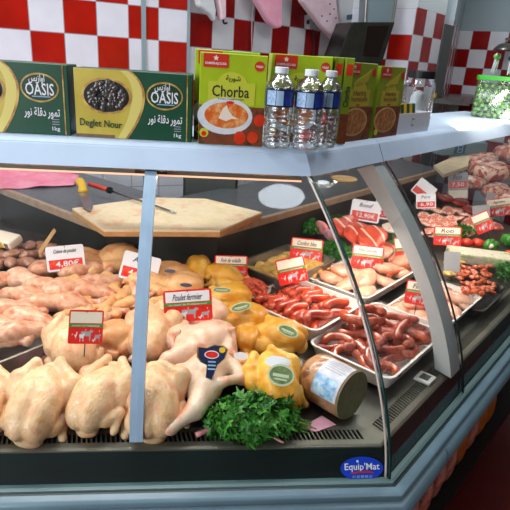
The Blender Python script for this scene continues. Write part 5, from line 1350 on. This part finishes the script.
# steel cabinet behind the worktop
cb = thing('steel_cabinet', 'low dark steel cabinet behind the cutting board', 'cabinet', (-.50, 1.50, FLOOR_Z), (0, 0, 0))
MB().box((0, 0, 0), (.25, .28, 1.32)).build('cabinet_body', M_steel_dark, cb, bevel=.006)
MB().box((.012, -.012, .05), (.238, .0, 1.29)).build('cabinet_door', mat('cabinet_grey', (92, 96, 92), rough=.4, metal=.4), cb, bevel=.004)

# ================================================================== BACKGROUND
nB = (-math.sin(dR(42.5)), math.cos(dR(42.5)), 0); cB = nB[0] * (-.495) + nB[1] * 2.078
def hang(name, label, cat, pts, off, th, m, extra=None):
    P = [on_plane(x, y, nB, cB - off) for x, y in pts]; root = thing(name, label, cat, P[0])
    mb = MB(); mb.prism([q - P[0] for q in P], Vector(nB) * th); o = mb.build('bag', m, root, bevel=th * .35, seg=3, smooth=False)
    return root, P
MBG = 'bags hanging on the back wall'
hang('hanging_bag', 'bright pink bag hanging on the tiled wall above the water bottles', 'bag', [(252, -16), (256, -2), (270, 22), (277, 29), (283, 27), (283, -16)], .10, .05, M_pinkbag)
r, P = hang('hanging_bag', 'pale pink dotted bag hanging beside the bright pink one', 'bag', [(298, -16), (304, 2), (322, 26), (335, 40), (341, 33), (335, -16)], .13, .05, M_palebag)
for k, (x, y) in enumerate(((322, 16), (330, 14), (327, 21), (334, 9), (336, 18), (330, 4))):
    q = on_plane(x, y, nB, cB - .133) - P[0]; MB().lathe([(.004, -.003), (.004, .003)], 8, Matrix.Translation(q) @ Vector(nB).to_track_quat('Z', 'Y').to_matrix().to_4x4()).build('printed_dot', M_ink, r)
r, P = hang('hanging_bag', 'white bag with teal print hanging next to the dark hood', 'bag', [(338, -16), (341, 28), (356, 25), (354, -16)], .11, .04, M_bag)
q = [on_plane(x, y, nB, cB - .112) - P[0] for x, y in ((347, 15), (355, 14), (355, 19), (347, 20))]; mb = MB(); mb.prism(q, Vector(nB) * .002); mb.build('teal_print', M_tealdisp, r)
hang('hanging_bag', 'white pointed bag hanging on a hook above the chorba box', 'bag', [(196, -12), (200, 6), (212, 16), (216, 22), (217, 10), (212, -12)], .08, .04, M_bag)
hang('hanging_bag', 'narrow pinkish bag hanging beside the hook above the chorba box', 'bag', [(217, -12), (221, 10), (222, 21), (227, 18), (227, -12)], .08, .04, M_palebag)
P = [on_plane(x, y, nB, cB - .055) for x, y in ((222, -10), (223, 16), (224, 23), (227, 23))]
r = thing('wall_hook', 'dark metal hook between the bags above the chorba box', 'hook', P[0]); MB().tube([q - P[0] for q in catmull(P, 4)], .006, 6).build('hook', M_pick, r, smooth=True)
# socket with cable
P = [on_plane(x, y, nB, cB) for x, y in ((304, 15), (319, 16), (318, 30), (304, 29))]
r = thing('wall_socket', 'grey double wall socket with a cable below the pale pink bag', 'socket', P[0]); mb = MB(); mb.prism([q - P[0] for q in P], Vector(nB) * -.045); mb.build('socket_box', M_grey, r, bevel=.006)
for x in (308, 315):
    q = on_plane(x, 22, nB, cB - .046) - P[0]; MB().lathe([(.014, -.002), (.014, .003)], 14, Matrix.Translation(q) @ Vector(nB).to_track_quat('Z', 'Y').to_matrix().to_4x4()).build('outlet', M_steel_dark, r)
q = [on_plane(x, y, nB, cB - .012) - P[0] for x, y in ((313, 29), (314, 45), (313, 75))]; MB().tube(q, .006, 6).build('cable', M_ink, r)
for x, lab in ((253, 'thin pale cord hanging beside the bright pink bag'),):
    q = [on_plane(xx, yy, nB, cB - .02) for xx, yy in ((256, -10), (252, 20), (252, 56), (251, 80))]; o = MB().tube(catmull(q, 4), .0035, 6).build('cord', M_grey, smooth=True); tag(o, lab, 'cord')
# dark hood of an appliance against the nook wall
nH = Vector((.25, -.97, 0)).normalized(); ref = Vector((.38, 2.42, 0)); cH = nH.dot(ref)
def onH(x, y, off=0.0): return on_plane(x, y, nH, cH + off)
P = [onH(x, y) for x, y in ((352, 22), (395, 22), (382, 63), (337, 61))]
r = thing('appliance_hood', 'dark slanted glass hood of a machine behind the soup boxes', 'appliance', P[3])
mb = MB(); mb.prism([q - P[3] for q in P], -nH * .20); mb.build('hood', M_hood, r, bevel=.006)
Pg = [onH(x, y, .003) - P[3] for x, y in ((368, 26), (389, 26), (379, 57), (363, 56))]; mb = MB(); mb.prism(Pg, -nH * .002); mb.build('glass_panel', mat('hood_glass', (30, 22, 20), rough=.1), r)
Pf = [onH(x, y, -.05) - P[3] for x, y in ((367, -12), (396, -2), (392, 24), (365, 24))]; mb = MB(); mb.prism(Pf, -nH * .08); mb.build('back_panel', mat('hood_back', (136, 156, 162), rough=.35, metal=.3), r)
for a, b_ in (((367, -12), (365, 24)), ((396, -2), (392, 24))): MB().tube([onH(*a, -.045) - P[3], onH(*b_, -.045) - P[3]], .010, 8).build('frame_bar', M_steel, r)
Pb = [onH(x, y, -.04) - P[3] for x, y in ((337, 61), (382, 63), (382, 260), (337, 260))]; mb = MB(); mb.prism(Pb, -nH * .12); mb.build('machine_body', M_steel_dark, r)
# black shelf, lamp on the passage walls
yE = math.atan2(E1[1] - E0[1], E1[0] - E0[0]); nE = (-math.sin(yE), math.cos(yE), 0); cE = nE[0] * E0[0] + nE[1] * E0[1]
P = [on_plane(x, y, nE, cE) for x, y in ((434, 103), (466, 102))]
r = thing('wall_shelf', 'black narrow shelf on a bracket in the passage beside the lollipop tub', 'shelf', P[0])
d = (P[1] - P[0]); d.z = 0; mb = MB(); mb.prism([Vector((0, 0, 0)), d, d - Vector(nE) * .22, -Vector(nE) * .22], (0, 0, .03)); mb.build('shelf_board', M_hood, r)
MB().tube([d * .6 - Vector(nE) * .20, d * .6 - Vector(nE) * .01 + Vector((0, 0, -.25))], .010, 6).build('bracket', M_pick, r)
q = on_plane(505, 47, (math.sin(math.radians(45)), math.cos(math.radians(45)), 0), (math.sin(math.radians(45)) * E1[0] + math.cos(math.radians(45)) * E1[1]) - .13)
r = thing('wall_lamp', 'small metal lamp on the far tiled wall above the lollipops', 'lamp', q)
MB().lathe([(.09, -.03), (.085, -.015), (.05, .02), (.02, .03)], 20).build('lamp_shade', M_steel, r, smooth=True)
MB().tube([(0, 0, .03), (.0, .0, .06), (.092, .092, .06)], .012, 8).build('lamp_arm', M_steel, r, smooth=True)

# ================================================================== LIGHT
def area(name, loc, rot, sx, sy, e, col=(1, 1, 1)):
    l = bpy.data.lights.new(name, 'AREA'); l.shape = 'RECTANGLE'; l.size = sx; l.size_y = sy; l.energy = e; l.color = col
    o = link(bpy.data.objects.new(name, l)); o.location = loc; o.rotation_euler = rot; return o
# daylight from the shop front on the near side, the ceiling lights and an added fill
dq = Vector((.78, .60, -.05)).to_track_quat('-Z', 'Y').to_euler()
area('daylight', (-3.1, -2.1, .95), dq, 2.2, 1.7, 105, (.90, .95, 1))
area('ceiling_light_and_fill', (2.1, -1.1, 1.93), (0, 0, 0), .9, .30, 12, (.95, .98, 1))  # added fill for the wing fascia and box fronts, no lamp known there
area('ceiling_light_and_fill', (-2.6, -.35, 1.93), (0, 0, 0), .9, .30, 26, (.93, .97, 1))
area('ceiling_light_and_fill', (-1.0, .62, 1.93), (0, 0, 0), 1.3, .25, 24, (.96, .98, 1))
area('ceiling_light_and_fill', (.75, 1.25, 1.93), (0, 0, A), 1.2, .25, 16, (.96, .98, 1))
area('ceiling_light_and_fill', (1.35, 2.75, 1.93), (0, 0, A), .6, .25, 9, (.95, .98, 1))
q = thing('ceiling_lamp', 'round white ceiling lamp mirrored as an oval in the front glass', 'ceiling lamp', (-.01, .185, CEIL_Z))
MB().lathe([(.135, 0), (.135, -.03), (.125, -.035), (.118, -.03)], 32).build('lamp_ring', M_cap, q)
MB().lathe([(.118, -.022), (.118, -.030), (.002, -.031)], 32, cap=False).build('lamp_diffuser', mat('lamp_glow', (235, 244, 255), emit=26.0), q)
# tubes under the counter shelf, with one added fill for the far wing
area('case_tube_and_fill', (-.55, .46, .545), (dR(-28), 0, 0), .95, .05, 3.6, (1, .89, .78))
cw = P_wing(.85, .45, .56); area('case_tube_and_fill', cw, (dR(-28) * CA, dR(-28) * SA, A), 1.55, .05, 9.0, (1, .89, .78))
cw = P_wing(1.45, .45, .56); area('case_tube_and_fill', cw, (dR(-28) * CA, dR(-28) * SA, A), .9, .05, 5.0, (1, .90, .80))  # added fill to brighten the far wing goods, not a fitted tube
cl = P_left(.35, .46, .545); area('case_tube_and_fill', cl, (dR(-28), 0, -A), 0.6, .05, 2.2, (1, .89, .78))
w = bpy.data.worlds.new('world'); SC.world = w; w.use_nodes = True
w.node_tree.nodes['Background'].inputs[0].default_value = (.75, .85, 1, 1); w.node_tree.nodes['Background'].inputs[1].default_value = .25
SC.view_settings.view_transform = 'Standard'; SC.view_settings.look = 'None'; SC.view_settings.exposure = 0.0; SC.view_settings.gamma = 1.0
try: SC.view_settings.use_curve_mapping = False
except Exception: pass
try:
    SC.cycles.use_denoising = True; SC.cycles.transparent_max_bounces = 24; SC.cycles.max_bounces = 10
except Exception: pass
